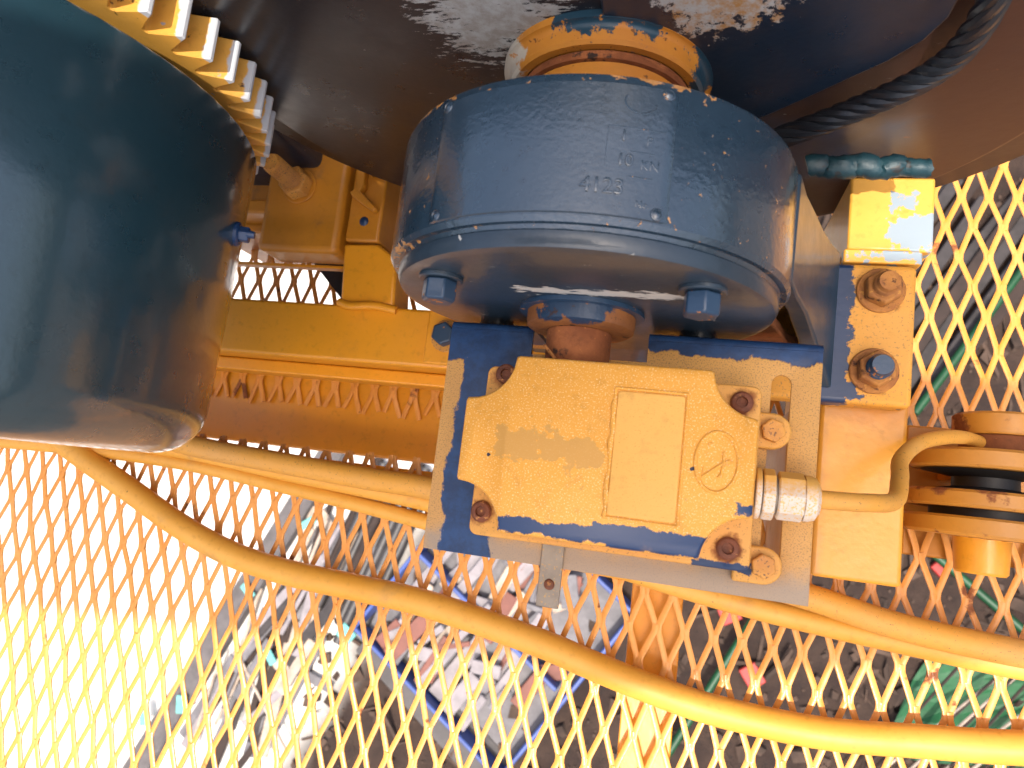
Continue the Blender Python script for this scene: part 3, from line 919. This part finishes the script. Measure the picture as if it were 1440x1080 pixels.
ring('flange', [(0.10, 0.548), (0.432, 0.550), (0.440, 0.554), (0.440, 0.566), (0.10, 0.566)], M['drum'])
ring('outer_flange', [(0.28, 0.594), (0.537, 0.594), (0.542, 0.597), (0.542, 0.608), (0.537, 0.611), (0.28, 0.611)], M['drum'])
ring('barrel', [(0.30, 0.566), (0.30, 1.05)], M['rope'])
prof = [(0.074, 0.552), (0.0845, 0.536), (0.0845, 0.523), (0.0935, 0.522), (0.0965, 0.525), (0.0970, 0.535)]
prof += [(0.097 + 0.007 * (1 - cos(t)), 0.535 + 0.006 * sin(t)) for t in [pi / 2 * k / 8 for k in range(1, 9)]]
ring('hub_collar', prof + [(0.104, 0.556), (0.074, 0.556)], M['hub'], 96)
ring('seal_ring', [(0.0800, 0.515), (0.0838, 0.515), (0.0838, 0.5225), (0.0800, 0.5225)], M['rust'], 96)
ring('hub_sleeve', [(0.05, 0.40), (0.0795, 0.40), (0.0795, 0.514), (0.076, 0.517), (0.076, 0.550), (0.05, 0.550)], M['hub'], 96)
ip = [(1.16, 0.29), (1.225, 0.335), (1.275, 0.383), (1.314, 0.422), (1.348, 0.456), (1.368, 0.485), (1.377, 0.513), (1.377, 0.545), (1.367, 0.587), (1.34, 0.65), (1.28, 0.71), (1.12, 0.73), (1.10, 0.62), (1.10, 0.35)]
MB().prism(ip, 0.5415, 0.5475, 'y').build('rope_plate', M['drum_plate'], dr, bevel=0.002, seg=2)

MB().box(0.70, 1.34, 0.62, 1.15, -0.14, 0.06).build('under_drum_blocker', M['drum_plate'], dr, bevel=0.004)  # added dark slab, cuts the light under the drum

# wire rope hugging the plate, six twisted strands
wr = thing('wire_rope', 'black twisted wire rope lying against the dark drum flange', 'wire rope', (1.3, 0.53, 0.30))
rpath = spline([(1.15, 0.529, 0.262), (1.20, 0.526, 0.295), (1.25, 0.525, 0.333), (1.297, 0.525, 0.371), (1.330, 0.525, 0.402), (1.358, 0.525, 0.430), (1.382, 0.526, 0.462), (1.394, 0.528, 0.495), (1.397, 0.532, 0.540), (1.388, 0.538, 0.59), (1.36, 0.545, 0.66)], 16)
for q in range(6):
    sp_ = []
    for i, p in enumerate(rpath):
        t = (rpath[min(i + 1, len(rpath) - 1)] - rpath[max(i - 1, 0)]).normalized()
        u = Vector((0, 1, 0))
        u = (u - t * u.dot(t)).normalized()
        w_ = t.cross(u)
        a = 2 * pi * q / 6 + i * 0.17
        sp_.append(p + (u * cos(a) + w_ * sin(a)) * 0.0072)
    MB().tube(sp_, 0.0052, 8).build('strand', M['rope'], wr)
tpath = [(1.305 + 0.118 * k / 26, 0.512 + 0.0015 * sin(k * 0.7), 0.309 + 0.0015 * sin(k * 1.1)) for k in range(27)]
trad = [0.0120 + (0.0008 if 7 < k < 15 else 0) - (0.0025 if k > 20 else 0) + 0.0006 * sin(2.7 * k) for k in range(27)]
mb = MB().tube(tpath, trad, 16)
for p in mb.v:
    c_ = Vector((p.x, 0.512, 0.309))
    d_ = p - c_
    p += d_ * R.uniform(-0.07, 0.06) + Vector((R.uniform(-0.0015, 0.0015), 0, 0))
mb.build('taped_end', M['tape'], wr)

# ------------------------------------------------------------------ bearing housing
bh = thing('bearing_housing', 'blue cylindrical bearing housing stamped 4123 in the middle of the picture', 'bearing housing', (HX, 0.36, 0.1))
BR = 0.187
ring('body', [(0.10, 0.318), (0.176, 0.318), (0.179, 0.322), (0.184, 0.322), (0.187, 0.326), (0.187, 0.430), (0.1845, 0.437), (0.178, 0.440), (0.10, 0.440)], M['blue_body'], 144, 30, bh)
ring('end_cap', [(0.052, 0.303), (0.168, 0.303), (0.1755, 0.3055), (0.178, 0.310), (0.178, 0.3178), (0.052, 0.3178)], M['blue_cap'], 144, 30, bh)
# pedestal: core under the barrel and a flared side wall running down to the foot plate
MB().prism([(0.965, 0.30), (1.22, 0.30), (1.25, 0.20), (1.25, -0.10), (0.955, -0.10)], 0.335, 0.435, 'y').build('pedestal', M['blue'], bh, bevel=0.006)
wall = [(1.2790, 0.455, 0.335), (1.2900, 0.412, 0.334), (1.3060, 0.366, 0.330), (1.3220, 0.318, 0.318), (1.3370, 0.280, 0.300), (1.3520, 0.2505, 0.277)]
mb = MB()
for (x, z, yf) in wall:
    mb.v += [Vector((x, yf, z)), Vector((x + 0.002, 0.436, z)), Vector((x - 0.020, 0.436, z)), Vector((x - 0.020, yf + 0.002, z))]
for k in range(len(wall) - 1):
    for q in range(4):
        mb.f.append((k * 4 + q, k * 4 + (q + 1) % 4, k * 4 + 4 + (q + 1) % 4, k * 4 + 4 + q))
mb.f += [(0, 1, 2, 3), tuple(reversed(range((len(wall) - 1) * 4, len(wall) * 4)))]
mb.build('side_wall', M['blue'], bh, bevel=0.003, seg=3, smooth=60)
MB().prism([(1.18, 0.34), (1.272, 0.36), (1.285, 0.32), (1.30, 0.27), (1.315, 0.252), (1.18, 0.252)], 0.322, 0.334, 'y').build('web', M['rust'], bh, bevel=0.002)
MB().box(1.20, 1.434, 0.263, 0.424, 0.2185, 0.250).build('foot_plate', M['foot'], bh, bevel=0.006, seg=3)
for (x, y, mm) in ((1.397, 0.393, 'rust_bolt'), (1.394, 0.301, 'bolt_blue')):
    wsh = washer((x, y, 0.2502), (0, 0, 1), 0.0255, 0.004).build('washer', M['rust_bolt'], bh)
    nut = hex_head((x, y, 0.2543), (0, 0, 1), 0.0205, 0.018, 0.25 + x).build('nut', M['rust_bolt'], bh, bevel=0.0012)
    stud((x, y, 0.2724), (0, 0, 1), 0.0132, 0.018).build('stud', M[mm], nut)
for a in (41, 139, 221, 319):
    x, z = HX + 0.147 * cos(radians(a)), HZ + 0.147 * sin(radians(a))
    washer((x, 0.3028, z), (0, -1, 0), 0.0195, 0.004).build('washer', M['blue_cap'], bh)
    hex_head((x, 0.2987, z), (0, -1, 0), 0.0155, 0.019, 0.2 + a).build('cap_bolt', M['bolt_blue'], bh, bevel=0.0015)


def on_barrel(th, y, h=0.0):
    r = BR + h
    return Vector((HX + r * cos(radians(th)), y, HZ + r * sin(radians(th))))


# curved name plate with its lettering
mb = MB()
A0, A1, N_ = 124.5, 64.0, 48
rows = [(0.3275, 0.0), (0.3283, 0.0013), (0.4288, 0.0013), (0.4296, 0.0)]
for (y, h) in rows:
    for k in range(N_ + 1):
        mb.v.append(on_barrel(A0 + (A1 - A0) * k / N_, y, h if 0 < k < N_ else 0.0))
for i in range(3):
    for k in range(N_):
        mb.f.append((i * (N_ + 1) + k, i * (N_ + 1) + k + 1, (i + 1) * (N_ + 1) + k + 1, (i + 1) * (N_ + 1) + k))
plate = mb.build('name_plate', M['blue_plate'], bh, smooth=30)
for (th, y) in ((66.4, 0.4255), (66.8, 0.333), (122.2, 0.4255), (121.4, 0.333)):
    p = on_barrel(th, y, 0.0008)
    oriented(MB().lathe((0, 0, 0), (0, 0, 1), [(0.0048, 0), (0.0050, 0.0006), (0.0046, 0.0014), (0.0036, 0.0016), (0.0033, 0.0010), (0.0018, 0.0018), (0.0, 0.0020)], 20), p, (cos(radians(th)), 0, sin(radians(th)))).build('rivet', M['blue_body'], plate, smooth=25)


def wrap(mb, th, y, h):
    out = MB()
    out.f = mb.f
    for p in mb.v:
        out.v.append(on_barrel(th - math.degrees(p.x / BR), y + p.y, h + p.z))
    return out


for (t, th, y, s_) in (('1', 75.7, 0.3885, 0.0115), ('10', 75.0, 0.370, 0.0125), ('4123', 79.4, 0.349, 0.0160), ('P', 69.8, 0.3865, 0.0095), ('KN', 69.3, 0.368, 0.010), ('No.', 70.2, 0.3385, 0.007)):
    t_ = text_mb(t, s_, 0.0008 if t in ('1', '10', '4123') else 0.00015)
    wrap(t_, th, y, 0.0014 if t in ('1', '10', '4123') else 0.0011).build('lettering', M['blue_plate'], plate, smooth=30)
em = MB()
em.tube([on_barrel(72.6 + 3.6 * cos(t), 0.4165 + 0.0085 * sin(t), 0.0013) for t in [-pi * 0.95 + pi * 1.1 * k / 24 for k in range(25)]], 0.0006, 6)
for (y, t0, t1) in ((0.3955, 79.5, 66.5), (0.3775, 74, 68.5), (0.3585, 74, 68.5)):
    em.tube([on_barrel(t0 + (t1 - t0) * k / 8, y, 0.0011) for k in range(9)], 0.00045, 6)
em.tube([on_barrel(79.3, 0.3955 - 0.03 * k / 6, 0.0011) for k in range(7)], 0.00045, 6)
em.build('stamped_lines', M['blue_body'], plate)

# rusty shaft and coupling into the limit switch
sc_ = thing('shaft_coupling', 'rusty shaft stub with a flanged collar between the housing and the limit switch', 'coupling', (HX, 0.28, 0.39))
ring('collar', [(0.020, 0.282), (0.046, 0.282), (0.051, 0.285), (0.052, 0.290), (0.052, 0.312), (0.020, 0.312)], M['collar'], 64, 35, sc_)
ring('shaft', [(0.030, 0.2415), (0.031, 0.262), (0.031, 0.2815), (0.018, 0.2815)], M['rust'], 48, 35, sc_)
ring('seal_ring', [(0.0525, 0.2985), (0.060, 0.2985), (0.060, 0.3028), (0.0525, 0.3028)], M['bolt_blue'], 64, 35, sc_)
MB().tube([on_ for on_ in [(1.066, 0.262, 0.4595), (1.078, 0.250, 0.4600)]], 0.0016, 6).build('weld_scar', M['rust_bolt'], sc_)

# ------------------------------------------------------------------ bracket
br = thing('mounting_bracket', 'blue and yellow slotted sheet bracket carrying the limit switch', 'bracket', (1.135, 0.175, 0.33))
PZ0, PZ1 = 0.3955, 0.4000
outer = [(0.953, 0.058), (1.317, 0.056), (1.317, 0.286), (1.157, 0.286), (1.157, 0.264), (1.041, 0.264), (1.041, 0.286), (0.953, 0.286)]


def slot(xc, y0, y1, r):
    return list(reversed(arc(xc, y1, r, 0, 180, 12) + arc(xc, y0, r, 180, 360, 12)))


mb = curve_mesh([outer, slot(1.2822, 0.088, 0.2525, 0.0088)], PZ1 - PZ0, 0.0006, 1)
for p in mb.v:
    p.z += (PZ0 + PZ1) / 2
mb.build('plate', M['bracket'], br, smooth=30)
for (x0, x1) in ((0.953, 1.041), (1.157, 1.317)):
    q = []
    for r in (0.0080, 0.0035):
        aa = [(0.286 + r * sin(t), 0.392 + r * cos(t)) for t in [pi / 2 * k / 6 for k in range(7)]]
        q.append(aa)
    prof = q[0] + [(0.294, 0.30), (0.2895, 0.30)] + list(reversed(q[1]))
    MB().prism(prof, x0, x1, 'x').build('bent_flange', M['bracket'], br, smooth=35)

# ------------------------------------------------------------------ limit switch
ls = thing('limit_switch_box', 'yellow limit switch box with notched lid corners and oval emblem', 'limit switch', (1.133, 0.165, 0.40))


def rrect(x0, x1, y0, y1, r):
    return arc(x1 - r, y1 - r, r, 0, 90, 6) + arc(x0 + r, y1 - r, r, 90, 180, 6) + arc(x0 + r, y0 + r, r, 180, 270, 6) + arc(x1 - r, y0 + r, r, 270, 360, 6)


mb = curve_mesh([rrect(1.010, 1.262, 0.081, 0.242, 0.008)], 0.0405, 0.002, 2)
for p in mb.v:
    p.z += 0.4003 + 0.0202
mb.build('base', M['boxbase'], ls, smooth=30)
# lid outline: a rectangle whose four corners are bitten off by circles
X0, X1, Y0, Y1 = 1.0035, 1.2580, 0.0885, 0.2470


def lid_outline(ins=0.0):
    x0, x1, y0, y1 = X0 + ins, X1 - ins, Y0 + ins, Y1 - ins
    r = 0.0405 + ins
    o_ = []
    for (cx, cy, sx, sy) in ((X1 + 0.002, Y1 + 0.002, 1, 1), (X0 + 0.002, Y1 - 0.001, -1, 1), (X0 + 0.002, Y0 + 0.001, -1, -1), (X1 + 0.001, Y0 - 0.002, 1, -1)):
        ex, ey = (x1 if sx > 0 else x0), (y1 if sy > 0 else y0)
        # intersections of the circle with the two sides
        dy = sqrt(max(r * r - (ex - cx) ** 2, 0))
        dx = sqrt(max(r * r - (ey - cy) ** 2, 0))
        pa = (ex, cy - sy * dy)
        pb = (cx - sx * dx, ey)
        aa = math.atan2(pa[1] - cy, pa[0] - cx)
        ab_ = math.atan2(pb[1] - cy, pb[0] - cx)
        d = (ab_ - aa + pi) % (2 * pi) - pi
        seg = [(cx + r * cos(aa + d * k / 12), cy + r * sin(aa + d * k / 12)) for k in range(13)]
        # soften the two horns
        seg = [(seg[0][0] - sx * 0.0000, seg[0][1] - sy * 0.003)] + [(seg[0][0] - sx * 0.0012, seg[0][1] - sy * 0.0002)] + seg[2:-2] + [(seg[-1][0] - sx * 0.0002, seg[-1][1] - sy * 0.0012)] + [(seg[-1][0] - sx * 0.003, seg[-1][1])]
        if sx * sy < 0:
            seg = list(reversed(seg))
        o_ += seg
    return o_


mb = MB()
lays = [(0.0, 0.4440), (0.0, 0.4755), (0.0009, 0.4783), (0.0026, 0.4800)]
ol = [lid_outline(i) for i, z in lays]
n_ = len(ol[0])
for (i, z), o_ in zip(lays, ol):
    mb.v += [Vector((p[0], p[1], z)) for p in o_]
for k in range(len(lays) - 1):
    for q in range(n_):
        mb.f.append((k * n_ + q, k * n_ + (q + 1) % n_, (k + 1) * n_ + (q + 1) % n_, (k + 1) * n_ + q))
mb.f.append(tuple(reversed(range(n_))))
mb.f.append(tuple((len(lays) - 1) * n_ + q for q in range(n_)))
MB().prism(lid_outline(0.0016), 0.4409, 0.4439).build('gasket', M['gasket'], ls, smooth=30)
lid = mb.build('lid', M['lid'], ls, smooth=50)
mb = curve_mesh([rrect(1.1405, 1.1975, 0.1155, 0.2220, 0.003)], 0.0030, 0.0010, 2)
for p in mb.v:
    p.z += 0.4803
mb.build('label_plate', M['lid_label'], lid, smooth=40)
mb = MB()
for side in range(4):     # raised bead round the label plate
    c_ = [(1.1385, 0.1135), (1.1995, 0.1130), (1.1995, 0.2240), (1.1385, 0.2245), (1.1385, 0.1135)]
    a, b = c_[side], c_[side + 1]
    rr_ = [0.0013 + (0.0020 if side == 3 else 0.0003) * R.random() for _ in range(15)]
    mb.tube([(a[0] + (b[0] - a[0]) * k / 14 + (R.uniform(-.0006, .0006) if side == 3 else 0), a[1] + (b[1] - a[1]) * k / 14, 0.4801) for k in range(15)], rr_, 8)
mb.build('label_bead', M['lid'], lid)
mb = MB()
EX, EY, EA, EB = 1.2268, 0.1695, 0.0172, 0.0250
mb.tube([(EX + EA * cos(t), EY + EB * sin(t), 0.4801) for t in [2 * pi * k / 64 for k in range(65)]], 0.0016, 8)
mb.tube([(1.2160, 0.1562, 0.4801), (1.2240, 0.1625, 0.4801), (1.2320, 0.1690, 0.4801), (1.2370, 0.1715, 0.4801)], 0.0014, 8)
mb.tube([(1.2322, 0.1785, 0.4801), (1.2322, 0.1690, 0.4801), (1.2310, 0.1570, 0.4801)], 0.0015, 8)
mb.tube([(1.2310, 0.1600, 0.4801), (1.2285, 0.1568, 0.4801)], 0.0012, 8)
mb.tube([(1.2160, 0.1562, 0.4801), (1.2165, 0.1645, 0.4801)], 0.0006, 8)
mb.lathe((1.2210, 0.1835, 0.4795), (0, 0, 1), [(0.0024, 0), (0.0022, 0.0010), (0.0012, 0.0015)], 14)
mb.lathe((1.2382, 0.1690, 0.4795), (0, 0, 1), [(0.0030, 0), (0.0027, 0.0010), (0.0012, 0.0014)], 14)
mb.build('oval_emblem', M['lid'], lid)
for (x, y) in ((1.0285, 0.2345), (1.2455, 0.2265), (1.0205, 0.1030), (1.2430, 0.0990)):
    mb = MB().lathe((0, 0, 0), (0, 0, 1), [(0.0098, 0), (0.0098, 0.0016), (0.0082, 0.0030), (0.0050, 0.0036), (0.0044, 0.0006), (0.0, 0.0004)], 24)
    oriented(mb, (x, y, 0.4412), (0, 0, 1)).build('socket_screw', M['screw'], ls, smooth=30)
# mounting ears with bolts
for (x, y) in ((1.2760, 0.2070), (1.2755, 0.0865)):
    pts = [(1.250, y + 0.0165)] + arc(x, y, 0.0165, 90, -90, 12) + [(1.250, y - 0.0165)]
    MB().prism(pts, 0.4004, 0.4120).build('ear', M['boxbase'], ls, bevel=0.002)
    hex_head((x, y, 0.4122), (0, 0, 1), 0.0112, 0.0085, x * 50 + y * 9).build('ear_bolt', M['yellow_bolt'], ls, bevel=0.0015)
pts = [(1.0745, 0.100), (1.0745, 0.020), (1.0965, 0.020), (1.0965, 0.100)]
strap = MB().prism(pts, 0.4005, 0.4035).build('strap', M['steel'], ls, bevel=0.001)
MB().lathe((1.0855, 0.0415, 0.4036), (0, 0, 1), [(0.0052, 0), (0.0046, 0.0018), (0.002, 0.0028)], 18).build('rivet', M['screw'], strap)
# cable gland on the right side
gl = thing('cable_gland', 'pale speckled cable gland screwed into the right side of the limit switch', 'cable gland', (1.288, 0.149, 0.425))
GY, GZc = 0.1495, 0.4240


def xl(name, prof, n, mat, par, sm=35):
    return MB().lathe((0, GY, GZc), (1, 0, 0), prof, n).build(name, mat, par, smooth=sm)


xl('thread', [(0.0165, 1.262), (0.0165, 1.306)], 32, M['steel'], gl)
xl('lock_nut', [(0.0215, 1.2625), (0.0225, 1.2635), (0.0225, 1.2665), (0.0215, 1.2675)], 40, M['gland'], gl)
xl('shoulder', [(0.0215, 1.2690), (0.0225, 1.2702), (0.0225, 1.2780), (0.0215, 1.2790)], 8, M['gland'], gl, 20)
xl('cap_nut', [(0.0195, 1.2815), (0.0212, 1.2830), (0.0212, 1.3020), (0.0195, 1.3035)], 8, M['gland'], gl, 20)
xl('dome', [(0.0200, 1.3036), (0.0200, 1.3080), (0.0185, 1.3130), (0.0130, 1.3165), (0.0078, 1.3170)], 40, M['gland'], gl)
cab = spline([(1.300, 0.1495, 0.424), (1.320, 0.150, 0.424), (1.357, 0.152, 0.410), (1.390, 0.158, 0.370), (1.404, 0.181, 0.330), (1.415, 0.203, 0.290), (1.442, 0.226, 0.250), (1.482, 0.241, 0.200), (1.517, 0.248, 0.155), (1.555, 0.247, 0.115)], 10)
tag(MB().tube(cab, 0.0082, 14).build('cable', M['hose_dusty']), 'thin dusty yellow cable looping from the gland to the sheave', 'cable')

# ------------------------------------------------------------------ guide sheave at the right edge
gsv = thing('guide_sheave', 'yellow stacked guide sheave with rusty grooves at the right edge', 'sheave', (1.56, 0.18, 0.0))


def yl(name, prof, mat, n=72, c=(1.560, 0, 0.10)):
    return MB().lathe(c, (0, 1, 0), prof, n).build(name, mat, gsv, smooth=35)


yl('pin_cap', [(0.036, 0.258), (0.050, 0.258), (0.052, 0.261), (0.052, 0.282), (0.049, 0.285), (0.0, 0.285)], M['sheave'], c=(1.575, 0, 0.10))
yl('neck', [(0.044, 0.237), (0.044, 0.2575)], M['rust'], c=(1.575, 0, 0.10))
yl('rear_cheek', [(0.04, 0.213), (0.080, 0.214), (0.083, 0.217), (0.083, 0.233), (0.079, 0.2365), (0.03, 0.2365)], M['sheave'])
yl('groove', [(0.070, 0.2128), (0.036, 0.206), (0.036, 0.194), (0.070, 0.1875)], M['dark'])  # near black paints in the shade between the cheeks
yl('middle_cheek', [(0.05, 0.167), (0.085, 0.167), (0.088, 0.170), (0.088, 0.184), (0.085, 0.1873), (0.04, 0.1873)], M['sheave'])
yl('spacer', [(0.060, 0.1570), (0.060, 0.1668)], M['dark'])
yl('front_cheek', [(0.03, 0.1335), (0.086, 0.1345), (0.089, 0.138), (0.089, 0.154), (0.086, 0.1568), (0.05, 0.1568)], M['sheave'])
yl('boss', [(0.026, 0.091), (0.0285, 0.094), (0.031, 0.133), (0.02, 0.133)], M['post'], 40, c=(1.558, 0, 0.10))
MB().tube(spline([(1.588, 0.128, 0.16), (1.605, 0.118, 0.165), (1.63, 0.117, 0.16), (1.66, 0.122, 0.15)], 6), 0.008, 10).build('cotter_pin', M['sheave'], gsv)
MB().box(1.50, 1.68, 0.10, 0.28, -0.03, -0.012).build('mount_plate', M['yellow_worn_shaded'], gsv, bevel=0.003)
MB().box(1.54, 1.60, 0.205, 0.232, -0.0118, 0.06).build('mount_lug', M['yellow_worn_shaded'], gsv, bevel=0.003)

# ------------------------------------------------------------------ hoses
def hose(pts, r, label, mat='hose', cat='hose'):
    o = MB().tube(spline(pts, 14), r, 22).build('cable_hose', M[mat])
    return tag(o, label, cat)


hose([(0.02, 0.150, 0.030), (0.10, 0.118, 0.03), (0.181, 0.082, 0.028), (0.28, 0.040, 0.026), (0.385, -0.004, 0.026), (0.49, -0.036, 0.026), (0.595, -0.051, 0.026), (0.72, -0.057, 0.026), (0.84, -0.064, 0.026), (1.009, -0.090, 0.026),
      (1.090, -0.108, 0.026), (1.166, -0.124, 0.026), (1.263, -0.139, 0.026), (1.399, -0.143, 0.026), (1.525, -0.130, 0.026), (1.66, -0.112, 0.026), (1.85, -0.07, 0.026)], 0.0205,
     'long thick yellow hose sweeping across the front mesh to the lower right')
hose([(-0.1, 0.135, 0.02), (0.15, 0.128, 0.024), (0.387, 0.122, 0.024), (0.565, 0.108, 0.024), (0.70, 0.099, 0.024), (0.830, 0.088, 0.024), (0.98, 0.062, 0.024), (1.10, 0.036, 0.024), (1.212, 0.017, 0.024), (1.30, 0.005, 0.024), (1.382, -0.003, 0.024), (1.52, -0.013, 0.024), (1.66, -0.02, 0.024), (1.85, -0.01, 0.024)], 0.0165,
     'yellow hose emerging under the bracket edge, lower of the bundled pair')
hose([(-0.1, 0.165, 0.045), (0.25, 0.148, 0.048), (0.41, 0.130, 0.050), (0.583, 0.120, 0.050), (0.72, 0.113, 0.050), (0.850, 0.108, 0.050), (1.05, 0.078, 0.046), (1.24, 0.050, 0.046), (1.375, 0.030, 0.046), (1.47, 0.012, 0.048), (1.56, 0.003, 0.048), (1.68, 0.000, 0.048), (1.85, 0.02, 0.048)], 0.0175,
     'dusty yellow hose lying on top of the bundled pair', 'hose_dusty')
hose([(-0.1, 0.095, 0.018), (0.15, 0.102, 0.018), (0.36, 0.100, 0.018), (0.565, 0.083, 0.018), (0.70, 0.070, 0.018), (0.86, 0.052, 0.018), (1.05, 0.03, 0.018), (1.20, 0.02, -0.01), (1.35, 0.01, -0.03)], 0.0125,
     'thinner yellow hose lowest of the bundle left of the bracket')

# ------------------------------------------------------------------ added shade panel overhead, unseen: outline cut to shadow the middle of the winch
PH = 3.0
front = [(-0.75, -0.26), (0.02, -0.19), (0.70, -0.140), (1.26, -0.105), (1.45, -0.05), (1.68, 0.025), (1.95, 0.08)]
back = [(1.95, 0.345), (1.50, 0.34), (1.455, 0.315), (1.445, 0.489), (1.31, 0.489), (1.29, 1.05), (-0.75, 1.05)]
opening = [(0.15, 0.655), (0.70, 0.612), (0.69, 0.70), (0.15, 0.72)]  # slot in the added panel lets sun reach the gear teeth


def up(P):
    return [(x + SUN.x / SUN.z * PH, y + SUN.y / SUN.z * PH) for x, y in P]


mb = curve_mesh([up(front + back), list(reversed(up(opening)))], 0.03)
for p in mb.v:
    p.z += PH
gd = mb.build('shade_panel', M['panel'], smooth=0)
structure(gd)
for o in bpy.data.objects:
    if '_base' in o:
        del o['_base']
